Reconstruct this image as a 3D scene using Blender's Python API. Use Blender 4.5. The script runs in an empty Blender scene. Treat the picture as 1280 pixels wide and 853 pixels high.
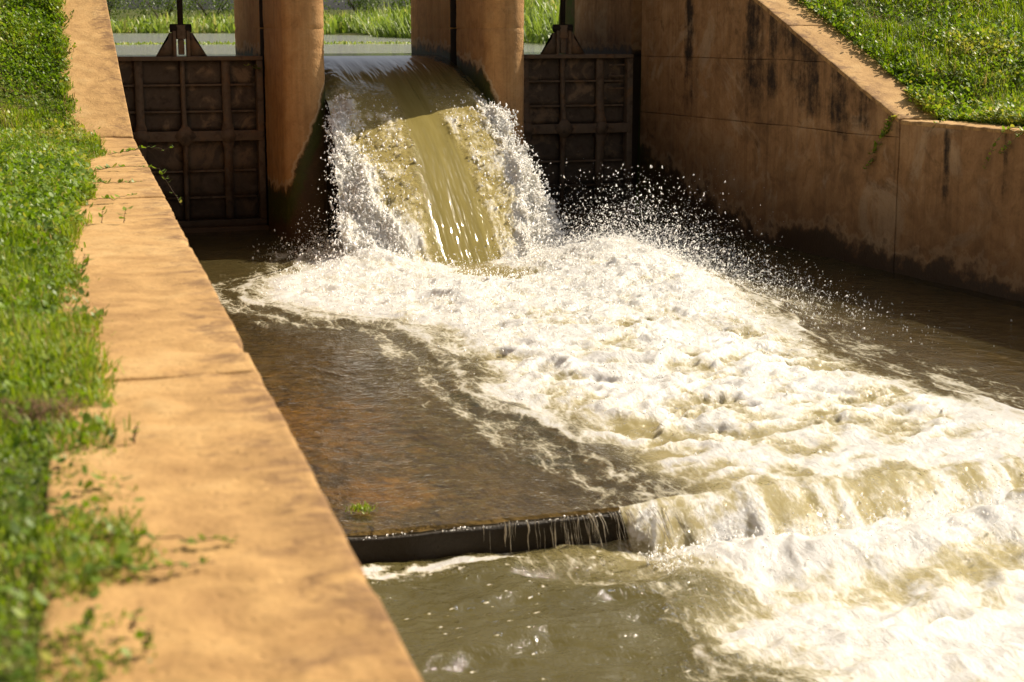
import bpy, math
import numpy as np
from mathutils import Vector

# ------------------------------------------------------------------ camera, sky, sun
scene = bpy.context.scene
col = scene.collection
cam_data = bpy.data.cameras.new("camera")
cam = bpy.data.objects.new("camera", cam_data)
col.objects.link(cam)
scene.camera = cam
cam_data.sensor_width = 36.0
cam_data.lens = 57.66
cam_data.clip_start = 0.05
cam_data.clip_end = 3000
cam.location = (0, 0, 0)
cam.rotation_euler = (math.radians(90 - 10.785), 0, math.radians(-18.42))
cam_data.dof.use_dof = True
cam_data.dof.focus_distance = 16.0
cam_data.dof.aperture_fstop = 4.6

SUN = Vector((1.0, 0.32, 1.0)).normalized()
sun_el = math.asin(SUN.z)
sun_az = math.atan2(SUN.x, SUN.y)
world = bpy.data.worlds.new("World")
scene.world = world
world.use_nodes = True
wn = world.node_tree
wn.nodes.clear()
sky = wn.nodes.new("ShaderNodeTexSky")
sky.sky_type = 'NISHITA'
sky.sun_disc = False
sky.sun_elevation = sun_el
sky.sun_rotation = sun_az
sky.dust_density = 4.5
sky.air_density = 0.8
sky.ozone_density = 0.6
bg = wn.nodes.new("ShaderNodeBackground")
bg.inputs[1].default_value = 0.075
wo = wn.nodes.new("ShaderNodeOutputWorld")
haze = wn.nodes.new("ShaderNodeHueSaturation")      # milky, humid sky
haze.inputs['Saturation'].default_value = 0.45
wn.links.new(sky.outputs[0], haze.inputs['Color'])
wn.links.new(haze.outputs[0], bg.inputs[0])
wn.links.new(bg.outputs[0], wo.inputs[0])

sun_data = bpy.data.lights.new("sun", 'SUN')
sun_data.energy = 4.6
sun_data.angle = math.radians(0.53)
sun_data.color = (1.0, 0.885, 0.715)
sun = bpy.data.objects.new("sun", sun_data)
sun.rotation_euler = (-SUN).to_track_quat('-Z', 'Y').to_euler()
sun.location = SUN * 60
col.objects.link(sun)

scene.view_settings.view_transform = 'Standard'
scene.view_settings.look = 'None'
scene.view_settings.gamma = 1
scene.view_settings.use_curve_mapping = False
scene.view_settings.exposure = 0.38
scene.render.engine = 'CYCLES'
scene.cycles.use_denoising = True
scene.cycles.max_bounces = 8
scene.cycles.diffuse_bounces = 4
scene.cycles.transparent_max_bounces = 24
scene.cycles.caustics_reflective = False
scene.cycles.caustics_refractive = False
scene.cycles.sample_clamp_indirect = 6.0

# ------------------------------------------------------------------ measurements of the place
WALL_Z = -0.91            # top of the low walls
KINK = 14.3               # where the wing walls start to climb to the dam
SLOPE = 0.435
CREST = 1.30
GATE_Y = 20.0
LAKE_Z = -0.335
WATER_Z = -2.42           # apron water
APRON_Z = -2.47
POOL_Z = -2.64
STEP_Y = 7.58
BAYS = (2.53, 4.945, 7.36)
PIERS = (3.74, 6.15)
PHW = 0.245               # pier half width


def XL(Y):
    Y = np.asarray(Y, float)
    return np.where(Y < KINK, 0.574 + 0.0655 * (Y - 2.12), 1.372 + 0.02 * (Y - KINK))


def XR(Y):
    return 8.38 + 0.0755 * (20 - np.asarray(Y, float))


def wing_top(Y):
    return np.minimum(WALL_Z + SLOPE * np.maximum(0, np.asarray(Y, float) - KINK), CREST)


# ------------------------------------------------------------------ numeric helpers
rng = np.random.default_rng(7)


def _h(ix, iy, iz, seed):
    n = (ix.astype(np.int64) * 374761393 + iy.astype(np.int64) * 668265263 + iz.astype(np.int64) * 2147483647 + seed * 974711) & 0xFFFFFFFF
    n = ((n ^ (n >> 13)) * 1274126177) & 0xFFFFFFFF
    n = ((n ^ (n >> 16)) * 2246822519) & 0xFFFFFFFF
    return ((n ^ (n >> 15)) & 0xFFFF) / 65535.0 * 2 - 1


def vn2(x, y, seed=0):
    """smooth value noise in the plane, -1..1"""
    x = np.asarray(x, float); y = np.asarray(y, float)
    ix = np.floor(x); iy = np.floor(y)
    fx = x - ix; fy = y - iy
    fx = fx * fx * fx * (fx * (fx * 6 - 15) + 10); fy = fy * fy * fy * (fy * (fy * 6 - 15) + 10)
    z = np.zeros(1, np.int64)
    a = _h(ix, iy, z, seed); b = _h(ix + 1, iy, z, seed)
    c = _h(ix, iy + 1, z, seed); d = _h(ix + 1, iy + 1, z, seed)
    return (a + (b - a) * fx) * (1 - fy) + (c + (d - c) * fx) * fy


def fbm(x, y, oct=4, seed=0, gain=0.5):
    s = 0; a = 1.0; t = 0
    for i in range(oct):
        ang = 0.6 * i + 0.3
        ca, sa = math.cos(ang), math.sin(ang)
        k = 2.03 ** i
        s = s + a * vn2((x * ca - y * sa) * k + 17.3 * i, (x * sa + y * ca) * k - 9.1 * i, seed + i)
        t += a
        a *= gain
    return s / t


def billow(x, y, oct=3, seed=0):
    """cauliflower lumps: rounded tops and sharp creases, 0..1"""
    s = 0; a = 1.0; t = 0
    for i in range(oct):
        ang = 0.9 * i + 0.2
        ca, sa = math.cos(ang), math.sin(ang)
        k = 2.1 ** i
        n = vn2((x * ca - y * sa) * k + 5.7 * i, (x * sa + y * ca) * k + 3.3 * i, seed + 11 * i)
        s = s + a * np.sqrt(n * n + 0.012)
        t += a
        a *= 0.5
    return s / t


def ridged(x, y, oct=3, seed=0, gain=0.5):
    """choppy water: sharp crests and round troughs, about 0..1"""
    s = 0; a = 1.0; t = 0
    for i in range(oct):
        ang = 0.7 * i - 0.2
        ca, sa = math.cos(ang), math.sin(ang)
        k = 2.05 ** i
        n = vn2((x * ca - y * sa) * k + 7.7 * i, (x * sa + y * ca) * k + 1.9 * i, seed + 7 * i)
        s = s + a * (1 - np.sqrt(n * n + 0.004))
        t += a
        a *= gain
    return s / t


def sstep(a, b, x):
    t = np.clip((x - a) / (b - a), 0, 1)
    return t * t * (3 - 2 * t)


def poly_sd(px, py, poly):
    """signed distance to a polygon, positive inside"""
    P = np.asarray(poly, float); Q = np.roll(P, -1, 0)
    d = np.full(np.shape(px), 1e9); ins = np.zeros(np.shape(px), bool)
    for (ax, ay), (bx, by) in zip(P, Q):
        ex, ey = bx - ax, by - ay
        t = np.clip(((px - ax) * ex + (py - ay) * ey) / (ex * ex + ey * ey + 1e-12), 0, 1)
        d = np.minimum(d, np.hypot(px - ax - t * ex, py - ay - t * ey))
        if ay != by:
            ins ^= ((ay > py) != (by > py)) & (px < (bx - ax) * (py - ay) / (by - ay) + ax)
    return np.where(ins, d, -d)


# ------------------------------------------------------------------ mesh helpers
def mk(name, V, F, mat, parent=None, attrs=None, smooth=False, origin=None, T=None, sharp=0):
    """one mesh object from world-space vertices; F quads (n,4), T triangles (n,3)"""
    V = np.asarray(V, float).reshape(-1, 3)
    if parent is not None:
        org = np.array(parent.get('_o', (0, 0, 0)), float)
    elif origin is not None:
        org = np.array(origin, float)
    else:
        org = np.array([(V[:, 0].min() + V[:, 0].max()) / 2, (V[:, 1].min() + V[:, 1].max()) / 2, V[:, 2].min()])
    me = bpy.data.meshes.new(name)
    loops = []; starts = []; tot = 0
    if F is not None and len(F):
        F = np.asarray(F, np.int32); loops.append(F.ravel()); starts.append(np.arange(len(F)) * 4); tot = F.size
    if T is not None and len(T):
        T = np.asarray(T, np.int32); loops.append(T.ravel()); starts.append(tot + np.arange(len(T)) * 3)
    L = np.concatenate(loops); S = np.concatenate(starts)
    me.vertices.add(len(V)); me.vertices.foreach_set('co', (V - org).astype(np.float32).ravel())
    me.loops.add(len(L)); me.loops.foreach_set('vertex_index', L.astype(np.int32))
    me.polygons.add(len(S)); me.polygons.foreach_set('loop_start', S.astype(np.int32))
    if smooth:
        me.polygons.foreach_set('use_smooth', np.ones(len(S), bool))
    me.update(calc_edges=True)
    if sharp: me.set_sharp_from_angle(angle=math.radians(sharp))
    for k, v in (attrs or {}).items():
        a = me.attributes.new(k, 'FLOAT', 'POINT')
        a.data.foreach_set('value', np.broadcast_to(np.asarray(v, np.float32), (len(V),)).copy())
    me.materials.append(mat)
    o = bpy.data.objects.new(name, me)
    col.objects.link(o)
    if parent is not None:
        o.parent = parent
        o['_o'] = [float(c) for c in org]
    else:
        o.location = org
        o['_o'] = [float(c) for c in org]
    return o


def thing(name, label, cat, loc, group=None):
    o = bpy.data.objects.new(name, None)
    o.empty_display_size = 0.2
    col.objects.link(o)
    o.location = loc
    o['_o'] = [float(c) for c in loc]
    o['label'] = label; o['category'] = cat
    if group: o['group'] = group
    return o


def tag(o, label, cat=None, group=None, kind=None):
    o['label'] = label
    if cat: o['category'] = cat
    if group: o['group'] = group
    if kind: o['kind'] = kind
    return o


def grid_faces(nu, nv):
    i = np.arange(nu - 1)[:, None] * nv + np.arange(nv - 1)[None, :]
    i = i.ravel()
    return np.stack([i, i + nv, i + nv + 1, i + 1], 1)


def rbox(sx, sy, sz, nx=1, ny=1, nz=1, r=0.0):
    """subdivided box centred at the origin with rounded edges"""
    V = []; F = []; off = 0
    S = np.array([sx, sy, sz]) / 2
    def ticks(n, s):
        t = np.linspace(-s, s, n + 1)
        if r > 0:
            t = np.unique(np.concatenate([t[(t > -s + r * 1.01) & (t < s - r * 1.01)], [-s, -s + r * .35, -s + r, s - r, s - r * .35, s]]))
        return t
    tx = [ticks(nx, S[0]), ticks(ny, S[1]), ticks(nz, S[2])]
    for ax in range(3):
        b, c = [(1, 2), (2, 0), (0, 1)][ax]
        for sg in (-1, 1):
            B, C = np.meshgrid(tx[b], tx[c], indexing='ij')
            P = np.zeros(B.shape + (3,)); P[..., ax] = sg * S[ax]; P[..., b] = B; P[..., c] = C
            f = grid_faces(*B.shape)
            if sg < 0: f = f[:, ::-1]
            V.append(P.reshape(-1, 3)); F.append(f + off); off += B.size
    V = np.concatenate(V); F = np.concatenate(F)
    key = np.round(V * 1e5).astype(np.int64)
    _, idx, inv = np.unique(key, axis=0, return_index=True, return_inverse=True)
    V = V[idx]; F = inv.ravel()[F]
    if r > 0:
        C = np.clip(V, -(S - r), S - r)
        d = V - C
        n = np.linalg.norm(d, axis=1, keepdims=True)
        V = np.where(n > 1e-9, C + d / np.maximum(n, 1e-9) * r, V)
    return V, F


def box_between(a, b, r=0.0, n=(1, 1, 1)):
    a = np.array(a, float); b = np.array(b, float)
    V, F = rbox(*(np.abs(b - a)), *n, r=r)
    return V + (a + b) / 2, F


def prism_xz(poly, y0, y1):
    """outline in the x-z plane pushed along y; returns quads and triangles"""
    P = np.asarray(poly, float); n = len(P)
    V = np.concatenate([np.stack([P[:, 0], np.full(n, y0), P[:, 1]], 1), np.stack([P[:, 0], np.full(n, y1), P[:, 1]], 1)])
    i = np.arange(n); j = (i + 1) % n
    F = np.stack([i, j, j + n, i + n], 1)
    T = [(0, k + 1, k) for k in range(1, n - 1)] + [(n, n + k, n + k + 1) for k in range(1, n - 1)]
    return V, F, np.array(T)


def cyl(p0, p1, r0, r1=None, n=12):
    p0 = np.array(p0, float); p1 = np.array(p1, float); r1 = r0 if r1 is None else r1
    d = (p1 - p0) / np.linalg.norm(p1 - p0)
    u = np.cross(d, [0, 0, 1.0]) if abs(d[2]) < 0.9 else np.cross(d, [0, 1.0, 0])
    u /= np.linalg.norm(u); v = np.cross(d, u)
    a = np.linspace(0, 2 * math.pi, n, endpoint=False)
    ring = np.cos(a)[:, None] * u + np.sin(a)[:, None] * v
    V = np.concatenate([p0 + ring * r0, p1 + ring * r1, [p0], [p1]])
    i = np.arange(n); j = (i + 1) % n
    F = np.stack([i, i + n, j + n, j], 1)
    T = np.concatenate([np.stack([i, j, np.full(n, 2 * n)], 1), np.stack([j + n, i + n, np.full(n, 2 * n + 1)], 1)])
    return V, F, T


def tube(P, R, n=6):
    P = np.asarray(P, float); R = np.broadcast_to(np.asarray(R, float), (len(P),))
    d = np.gradient(P, axis=0); d /= np.linalg.norm(d, axis=1, keepdims=True) + 1e-9
    u = np.cross(d, [0.31, 0.17, 0.93]); u /= np.linalg.norm(u, axis=1, keepdims=True) + 1e-9
    v = np.cross(d, u)
    a = np.linspace(0, 2 * math.pi, n + 1)[:-1]
    V = P[:, None] + R[:, None, None] * (np.cos(a)[None, :, None] * u[:, None] + np.sin(a)[None, :, None] * v[:, None])
    m = len(P); i = np.arange(m - 1)[:, None] * n; k = np.arange(n)[None, :]; k2 = (k + 1) % n
    F = np.stack([i + k, i + k2, i + n + k2, i + n + k], -1).reshape(-1, 4)
    return V.reshape(-1, 3), F


def join(parts):
    Vs, Fs, Ts = [], [], []; o = 0
    for p in parts:
        V, F = p[0], p[1]; T = p[2] if len(p) > 2 else None
        Vs.append(V)
        if F is not None and len(F): Fs.append(np.asarray(F) + o)
        if T is not None and len(T): Ts.append(np.asarray(T) + o)
        o += len(V)
    return np.concatenate(Vs), (np.concatenate(Fs) if Fs else None), (np.concatenate(Ts) if Ts else None)


# ------------------------------------------------------------------ materials
class NT:
    def __init__(self, name):
        self.m = bpy.data.materials.new(name); self.m.use_nodes = True
        self.t = self.m.node_tree; self.t.nodes.clear()
        self.out = self.n('ShaderNodeOutputMaterial')
        g = self.n('ShaderNodeNewGeometry'); self.pos = g.outputs['Position']; self.nrm = g.outputs['Normal']

    def n(self, typ, **kw):
        nd = self.t.nodes.new(typ)
        for k, v in kw.items(): setattr(nd, k, v)
        return nd

    def l(self, a, b): self.t.links.new(a, b)

    def val(self, sock, v):
        if hasattr(v, 'links') or isinstance(v, bpy.types.NodeSocket): self.l(v, sock)
        else: sock.default_value = v

    def math(self, op, a, b=0.0, c=None, clamp=False):
        nd = self.n('ShaderNodeMath', operation=op, use_clamp=clamp)
        self.val(nd.inputs[0], a); self.val(nd.inputs[1], b)
        if c is not None: self.val(nd.inputs[2], c)
        return nd.outputs[0]

    def smooth(self, x, a, b):
        nd = self.n('ShaderNodeMapRange', interpolation_type='SMOOTHSTEP')
        self.val(nd.inputs[0], x); nd.inputs[1].default_value = a; nd.inputs[2].default_value = b
        return nd.outputs[0]

    def scaled(self, s, src=None):
        nd = self.n('ShaderNodeVectorMath', operation='MULTIPLY')
        self.l(src or self.pos, nd.inputs[0]); nd.inputs[1].default_value = s
        return nd.outputs[0]

    def noise(self, scale, detail=4, rough=0.55, vec=None, dist=0.0):
        nd = self.n('ShaderNodeTexNoise'); self.l(vec or self.pos, nd.inputs['Vector'])
        nd.inputs['Scale'].default_value = scale; nd.inputs['Detail'].default_value = detail
        nd.inputs['Roughness'].default_value = rough; nd.inputs['Distortion'].default_value = dist
        return nd.outputs[0]

    def noise_col(self, scale, detail=3, vec=None):
        nd = self.n('ShaderNodeTexNoise'); self.l(vec or self.pos, nd.inputs['Vector'])
        nd.inputs['Scale'].default_value = scale; nd.inputs['Detail'].default_value = detail
        return nd.outputs[1]

    def voro(self, scale, feature='F1', vec=None, rnd=1.0):
        nd = self.n('ShaderNodeTexVoronoi', feature=feature); self.l(vec or self.pos, nd.inputs['Vector'])
        nd.inputs['Scale'].default_value = scale; nd.inputs['Randomness'].default_value = rnd
        return nd.outputs['Distance']

    def warp(self, amount, scale, vec=None):
        c = self.noise_col(scale, 2, vec)
        s = self.n('ShaderNodeVectorMath', operation='SUBTRACT'); self.l(c, s.inputs[0]); s.inputs[1].default_value = (.5, .5, .5)
        k = self.n('ShaderNodeVectorMath', operation='SCALE'); self.l(s.outputs[0], k.inputs[0]); k.inputs[3].default_value = amount
        a = self.n('ShaderNodeVectorMath', operation='ADD'); self.l(vec or self.pos, a.inputs[0]); self.l(k.outputs[0], a.inputs[1])
        return a.outputs[0]

    def ramp(self, x, stops):
        nd = self.n('ShaderNodeValToRGB'); self.l(x, nd.inputs[0])
        e = nd.color_ramp.elements
        while len(e) < len(stops): e.new(0.5)
        for el, (p, c) in zip(e, stops):
            el.position = p; el.color = (*c, 1) if len(c) == 3 else c
        return nd.outputs[0]

    def mix(self, f, a, b, blend='MIX'):
        nd = self.n('ShaderNodeMix', data_type='RGBA', blend_type=blend)
        self.val(nd.inputs[0], f)
        for s, v in ((nd.inputs[6], a), (nd.inputs[7], b)):
            if isinstance(v, tuple): s.default_value = (*v, 1)
            else: self.l(v, s)
        return nd.outputs[2]

    def attr(self, name): return self.n('ShaderNodeAttribute', attribute_name=name).outputs['Fac']

    def bump(self, h, strength=0.5, dist=0.02, nrm=None):
        nd = self.n('ShaderNodeBump'); self.val(nd.inputs['Height'], h)
        nd.inputs['Strength'].default_value = strength; nd.inputs['Distance'].default_value = dist
        if nrm is not None: self.l(nrm, nd.inputs['Normal'])
        return nd.outputs[0]

    def bsdf(self, color, rough=0.8, spec=0.5, normal=None, metal=0.0):
        b = self.n('ShaderNodeBsdfPrincipled')
        for k, v in (('Base Color', color), ('Roughness', rough), ('Specular IOR Level', spec), ('Metallic', metal)):
            if isinstance(v, tuple): b.inputs[k].default_value = (*v, 1)
            else: self.val(b.inputs[k], v)
        if normal is not None: self.l(normal, b.inputs['Normal'])
        return b.outputs[0]

    def soft(self, up):
        """normal leaning to the sky: light scattered inside foam or murk hardly follows the small relief"""
        a = self.n('ShaderNodeVectorMath', operation='ADD'); self.l(self.nrm, a.inputs[0]); a.inputs[1].default_value = (0, 0, up)
        b = self.n('ShaderNodeVectorMath', operation='NORMALIZE'); self.l(a.outputs[0], b.inputs[0])
        return b.outputs[0]

    def foam(self, color, normal):
        b = self.n('ShaderNodeBsdfPrincipled', subsurface_method='BURLEY')
        self.l(color, b.inputs['Base Color']); b.inputs['Roughness'].default_value = 0.22
        b.inputs['Subsurface Weight'].default_value = 0.8
        b.inputs['Subsurface Radius'].default_value = (1.0, 0.9, 0.7); b.inputs['Subsurface Scale'].default_value = 0.045
        self.l(normal, b.inputs['Normal'])
        return b.outputs[0]

    def mixs(self, f, a, b):
        nd = self.n('ShaderNodeMixShader'); self.val(nd.inputs[0], f); self.l(a, nd.inputs[1]); self.l(b, nd.inputs[2])
        return nd.outputs[0]

    def done(self, s):
        self.l(s, self.out.inputs[0]); return self.m


def concrete(name, c_lo, c_mid, c_hi, streak=0.0, blotch=0.5, bump=0.5, wet=False, black=0.0, dscale=1.0, mould=False, rim_amt=0.15, ochre=False):
    """earth-stained cast concrete; attribute 'wet' (0..1) darkens where water keeps it damp and carries shade painted low on the wall, 'algae' greens it"""
    k = NT(name)
    n1 = k.noise(0.9 * dscale, 5, 0.6)
    n2 = k.noise(5.5 * dscale, 6, 0.62, dist=0.6)
    n3 = k.noise(38, 4, 0.6)
    v = k.math('ADD', k.math('MULTIPLY', n1, 0.5), k.math('MULTIPLY', n2, 0.5))
    c = k.ramp(v, [(0.34, c_lo), (0.5, c_mid), (0.66, c_hi)])
    if blotch:
        bl = k.smooth(k.noise(2.6 * dscale, 6, 0.68, dist=1.2), 0.56, 0.74)
        c = k.mix(k.math('MULTIPLY', bl, blotch), c, tuple(0.45 * x for x in c_lo))
    if streak:
        sv = k.scaled((5.0, 5.0, 0.22))
        st = k.smooth(k.noise(1.6, 5, 0.62, vec=sv), 0.46, 0.72)
        c = k.mix(k.math('MULTIPLY', st, streak), c, (0.035, 0.024, 0.014))
        sv2 = k.scaled((16.0, 16.0, 0.5))
        st2 = k.noise(1.5, 4, 0.6, vec=sv2)
        c = k.mix(min(0.22, streak), c, k.ramp(st2, [(0.3, (0.42, 0.42, 0.42)), (0.7, (1.25, 1.22, 1.15))]), 'MULTIPLY')
    if black:
        pale = k.smooth(k.noise(1.3, 6, 0.66, dist=1.0), 0.52, 0.68)
        c = k.mix(k.math('MULTIPLY', pale, 0.6), c, (0.50, 0.37, 0.22))
        bm = k.math('ADD', k.attr('black'), k.math('MULTIPLY', k.math('SUBTRACT', k.noise(4.2, 7, 0.75), 0.5), 1.7))
        sv3 = k.scaled((9.0, 9.0, 0.9))
        bm = k.math('ADD', bm, k.math('MULTIPLY', k.math('SUBTRACT', k.noise(1.3, 5, 0.65, vec=sv3), 0.5), 0.9))
        c = k.mix(k.math('MULTIPLY', k.smooth(bm, 0.30, 0.95), black), c, (0.016, 0.012, 0.008))
    c = k.mix(k.math('MULTIPLY', k.smooth(n3, 0.5, 0.8), 0.35), c, tuple(0.5 * x for x in c_lo))
    if ochre:
        oc = k.math('ADD', k.attr('ochre'), k.math('MULTIPLY', k.math('SUBTRACT', n2, 0.5), 1.2))
        c = k.mix(k.smooth(oc, 0.25, 0.85), c, (0.40, 0.205, 0.030))
        c = k.mix(k.smooth(k.attr('sand'), 0.3, 0.7), c, (0.46, 0.27, 0.105))
    if mould:
        mm = k.math('ADD', k.attr('mould'), k.math('MULTIPLY', k.math('SUBTRACT', k.noise(6.5, 7, 0.74, vec=k.scaled((1.0, 1.4, 1.0)), dist=0.6), 0.5), 2.6))
        c = k.mix(k.math('MULTIPLY', k.smooth(mm, 0.30, 0.85), 0.75), c, (0.15, 0.075, 0.032))
        c = k.mix(k.math('MULTIPLY', k.smooth(k.noise(60, 5, 0.7), 0.52, 0.72), 0.35), c, (0.20, 0.11, 0.045))
    rough = 0.85
    if wet:
        if black: c = k.mix(k.math('MULTIPLY', k.smooth(k.math('ADD', k.attr('wet'), k.math('MULTIPLY', k.math('SUBTRACT', n1, 0.5), 0.9)), -0.1, 0.6), 0.6), c, k.mix(n2, (0.045, 0.024, 0.010), (0.14, 0.075, 0.03)))  # wide soft darkening low on the wall: damp plus shade painted into the colour
        w = k.math('ADD', k.attr('wet'), k.math('MULTIPLY', k.math('SUBTRACT', k.noise(7, 4, 0.6), 0.5), 0.35))
        rim = k.math('MULTIPLY', k.smooth(w, 0.42, 0.455), k.math('SUBTRACT', 1.0, k.smooth(w, 0.48, 0.53)))
        c = k.mix(k.math('MULTIPLY', rim, rim_amt), c, (0.60, 0.45, 0.27))
        w1 = k.smooth(w, 0.46, 0.56)
        wetc = k.mix(k.smooth(k.math('ADD', k.attr('algae'), k.math('MULTIPLY', k.math('SUBTRACT', n2, 0.5), 0.9)), 0.35, 0.75),
                     tuple(0.13 * x for x in c_mid), (0.055, 0.062, 0.010))
        c = k.mix(w1, c, wetc)
        rough = k.math('SUBTRACT', 0.86, k.math('MULTIPLY', w1, 0.3))
    h = k.math('ADD', k.math('MULTIPLY', n2, 0.6), k.math('MULTIPLY', n3, 0.4))
    pits = k.math('MULTIPLY', k.smooth(k.voro(26), 0.0, 0.22), 0.25)
    h = k.math('ADD', h, pits)
    return k.done(k.bsdf(c, rough, 0.35, k.bump(h, bump, 0.02)))


M = {}
M['coping'] = concrete('sunbaked_concrete', (0.32, 0.175, 0.058), (0.51, 0.300, 0.108), (0.61, 0.395, 0.165), blotch=0.3, bump=0.6, mould=True)
M['wall'] = concrete('stained_wall_concrete', (0.19, 0.105, 0.043), (0.37, 0.205, 0.085), (0.52, 0.32, 0.15), streak=0.30, blotch=0.75, bump=0.7, wet=True, black=0.95)
M['pier'] = concrete('pier_concrete', (0.40, 0.205, 0.078), (0.56, 0.31, 0.120), (0.64, 0.39, 0.175), streak=0.22, blotch=0.45, bump=1.3, wet=True, rim_amt=0.7)
M['apron'] = concrete('apron_concrete', (0.085, 0.055, 0.017), (0.17, 0.11, 0.033), (0.27, 0.175, 0.055), blotch=0.75, bump=0.7, dscale=1.5, wet=True, ochre=True)
M['deck'] = concrete('deck_concrete', (0.26, 0.17, 0.09), (0.34, 0.24, 0.14), (0.42, 0.3, 0.19), bump=0.4)


def steel(name, c0, c1, rust, amount):
    k = NT(name)
    n1 = k.noise(3.0, 6, 0.65, dist=0.8); n2 = k.noise(22, 5, 0.6)
    c = k.mix(n2, c0, c1)
    f = k.math('MULTIPLY', k.smooth(n1, 0.50, 0.64), amount)
    c = k.mix(f, c, rust)
    c = k.mix(k.math('MULTIPLY', k.smooth(k.noise(9, 5, 0.65), 0.5, 0.7), 0.5), c, (0.02, 0.013, 0.008))
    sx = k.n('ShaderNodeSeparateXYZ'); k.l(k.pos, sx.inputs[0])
    grime_shade = k.math('ADD', k.math('MULTIPLY', k.math('ADD', sx.outputs[2], 1.55), -1.2), k.math('MULTIPLY', k.math('SUBTRACT', n1, 0.5), 2.2))  # lower gates darkened: grime together with shade painted into the colour
    c = k.mix(k.math('MULTIPLY', k.smooth(grime_shade, 0.0, 0.7), 0.7), c, (0.025, 0.018, 0.010))
    return k.done(k.bsdf(c, 0.72, 0.3, k.bump(n2, 0.4, 0.01), 0.0))


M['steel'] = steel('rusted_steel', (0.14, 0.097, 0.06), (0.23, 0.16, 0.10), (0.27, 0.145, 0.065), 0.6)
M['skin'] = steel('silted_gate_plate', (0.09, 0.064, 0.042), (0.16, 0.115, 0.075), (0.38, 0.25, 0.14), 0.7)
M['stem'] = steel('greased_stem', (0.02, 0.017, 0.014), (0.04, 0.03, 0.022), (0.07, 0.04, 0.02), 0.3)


def leafmat(name, stops, trans=0.35, rough=0.45):
    k = NT(name)
    c = k.ramp(k.attr('tint'), stops)
    d = k.bsdf(c, rough, 0.35)
    t = k.n('ShaderNodeBsdfTranslucent')
    hs = k.n('ShaderNodeHueSaturation'); hs.inputs['Value'].default_value = 1.5; hs.inputs['Saturation'].default_value = 1.1
    k.l(c, hs.inputs['Color']); k.l(hs.outputs[0], t.inputs[0])
    return k.done(k.mixs(trans, d, t.outputs[0]))


M['grass'] = leafmat('grass_blades', [(0.0, (0.081, 0.133, 0.013)), (0.35, (0.175, 0.257, 0.023)), (0.7, (0.269, 0.356, 0.036)), (0.9, (0.364, 0.404, 0.065)), (0.98, (0.457, 0.334, 0.143))])
M['leaf'] = leafmat('creeping_leaves', [(0.0, (0.073, 0.128, 0.014)), (0.4, (0.145, 0.233, 0.025)), (0.8, (0.239, 0.345, 0.042)), (0.97, (0.406, 0.390, 0.070))])
M['reed'] = leafmat('reed_leaves', [(0.0, (0.078, 0.124, 0.023)), (0.4, (0.176, 0.254, 0.042)), (0.8, (0.273, 0.358, 0.065)), (0.97, (0.442, 0.429, 0.143))])
M['shrub'] = leafmat('shrub_leaves', [(0.0, (0.05, 0.085, 0.014)), (0.5, (0.10, 0.15, 0.025)), (1.0, (0.17, 0.22, 0.04))])
M['dry'] = leafmat('dry_grass', [(0.0, (0.09, 0.05, 0.022)), (0.5, (0.16, 0.09, 0.04)), (1.0, (0.27, 0.17, 0.08))], 0.2, 0.8)
k = NT('bark'); M['bark'] = k.done(k.bsdf(k.ramp(k.noise(12), [(0.3, (0.06, 0.04, 0.025)), (0.7, (0.14, 0.10, 0.06))]), 0.9))

k = NT('earth_and_turf')
gz = k.noise(0.35, 5, 0.6)
gc = k.mix(k.smooth(k.noise(6, 5, 0.6), 0.4, 0.65), (0.07, 0.095, 0.016), (0.12, 0.09, 0.035))
M['ground'] = k.done(k.bsdf(k.mix(k.smooth(gz, 0.45, 0.6), gc, (0.06, 0.085, 0.018)), 0.95, 0.1, k.bump(k.noise(20, 4), 0.6, 0.03)))


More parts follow.
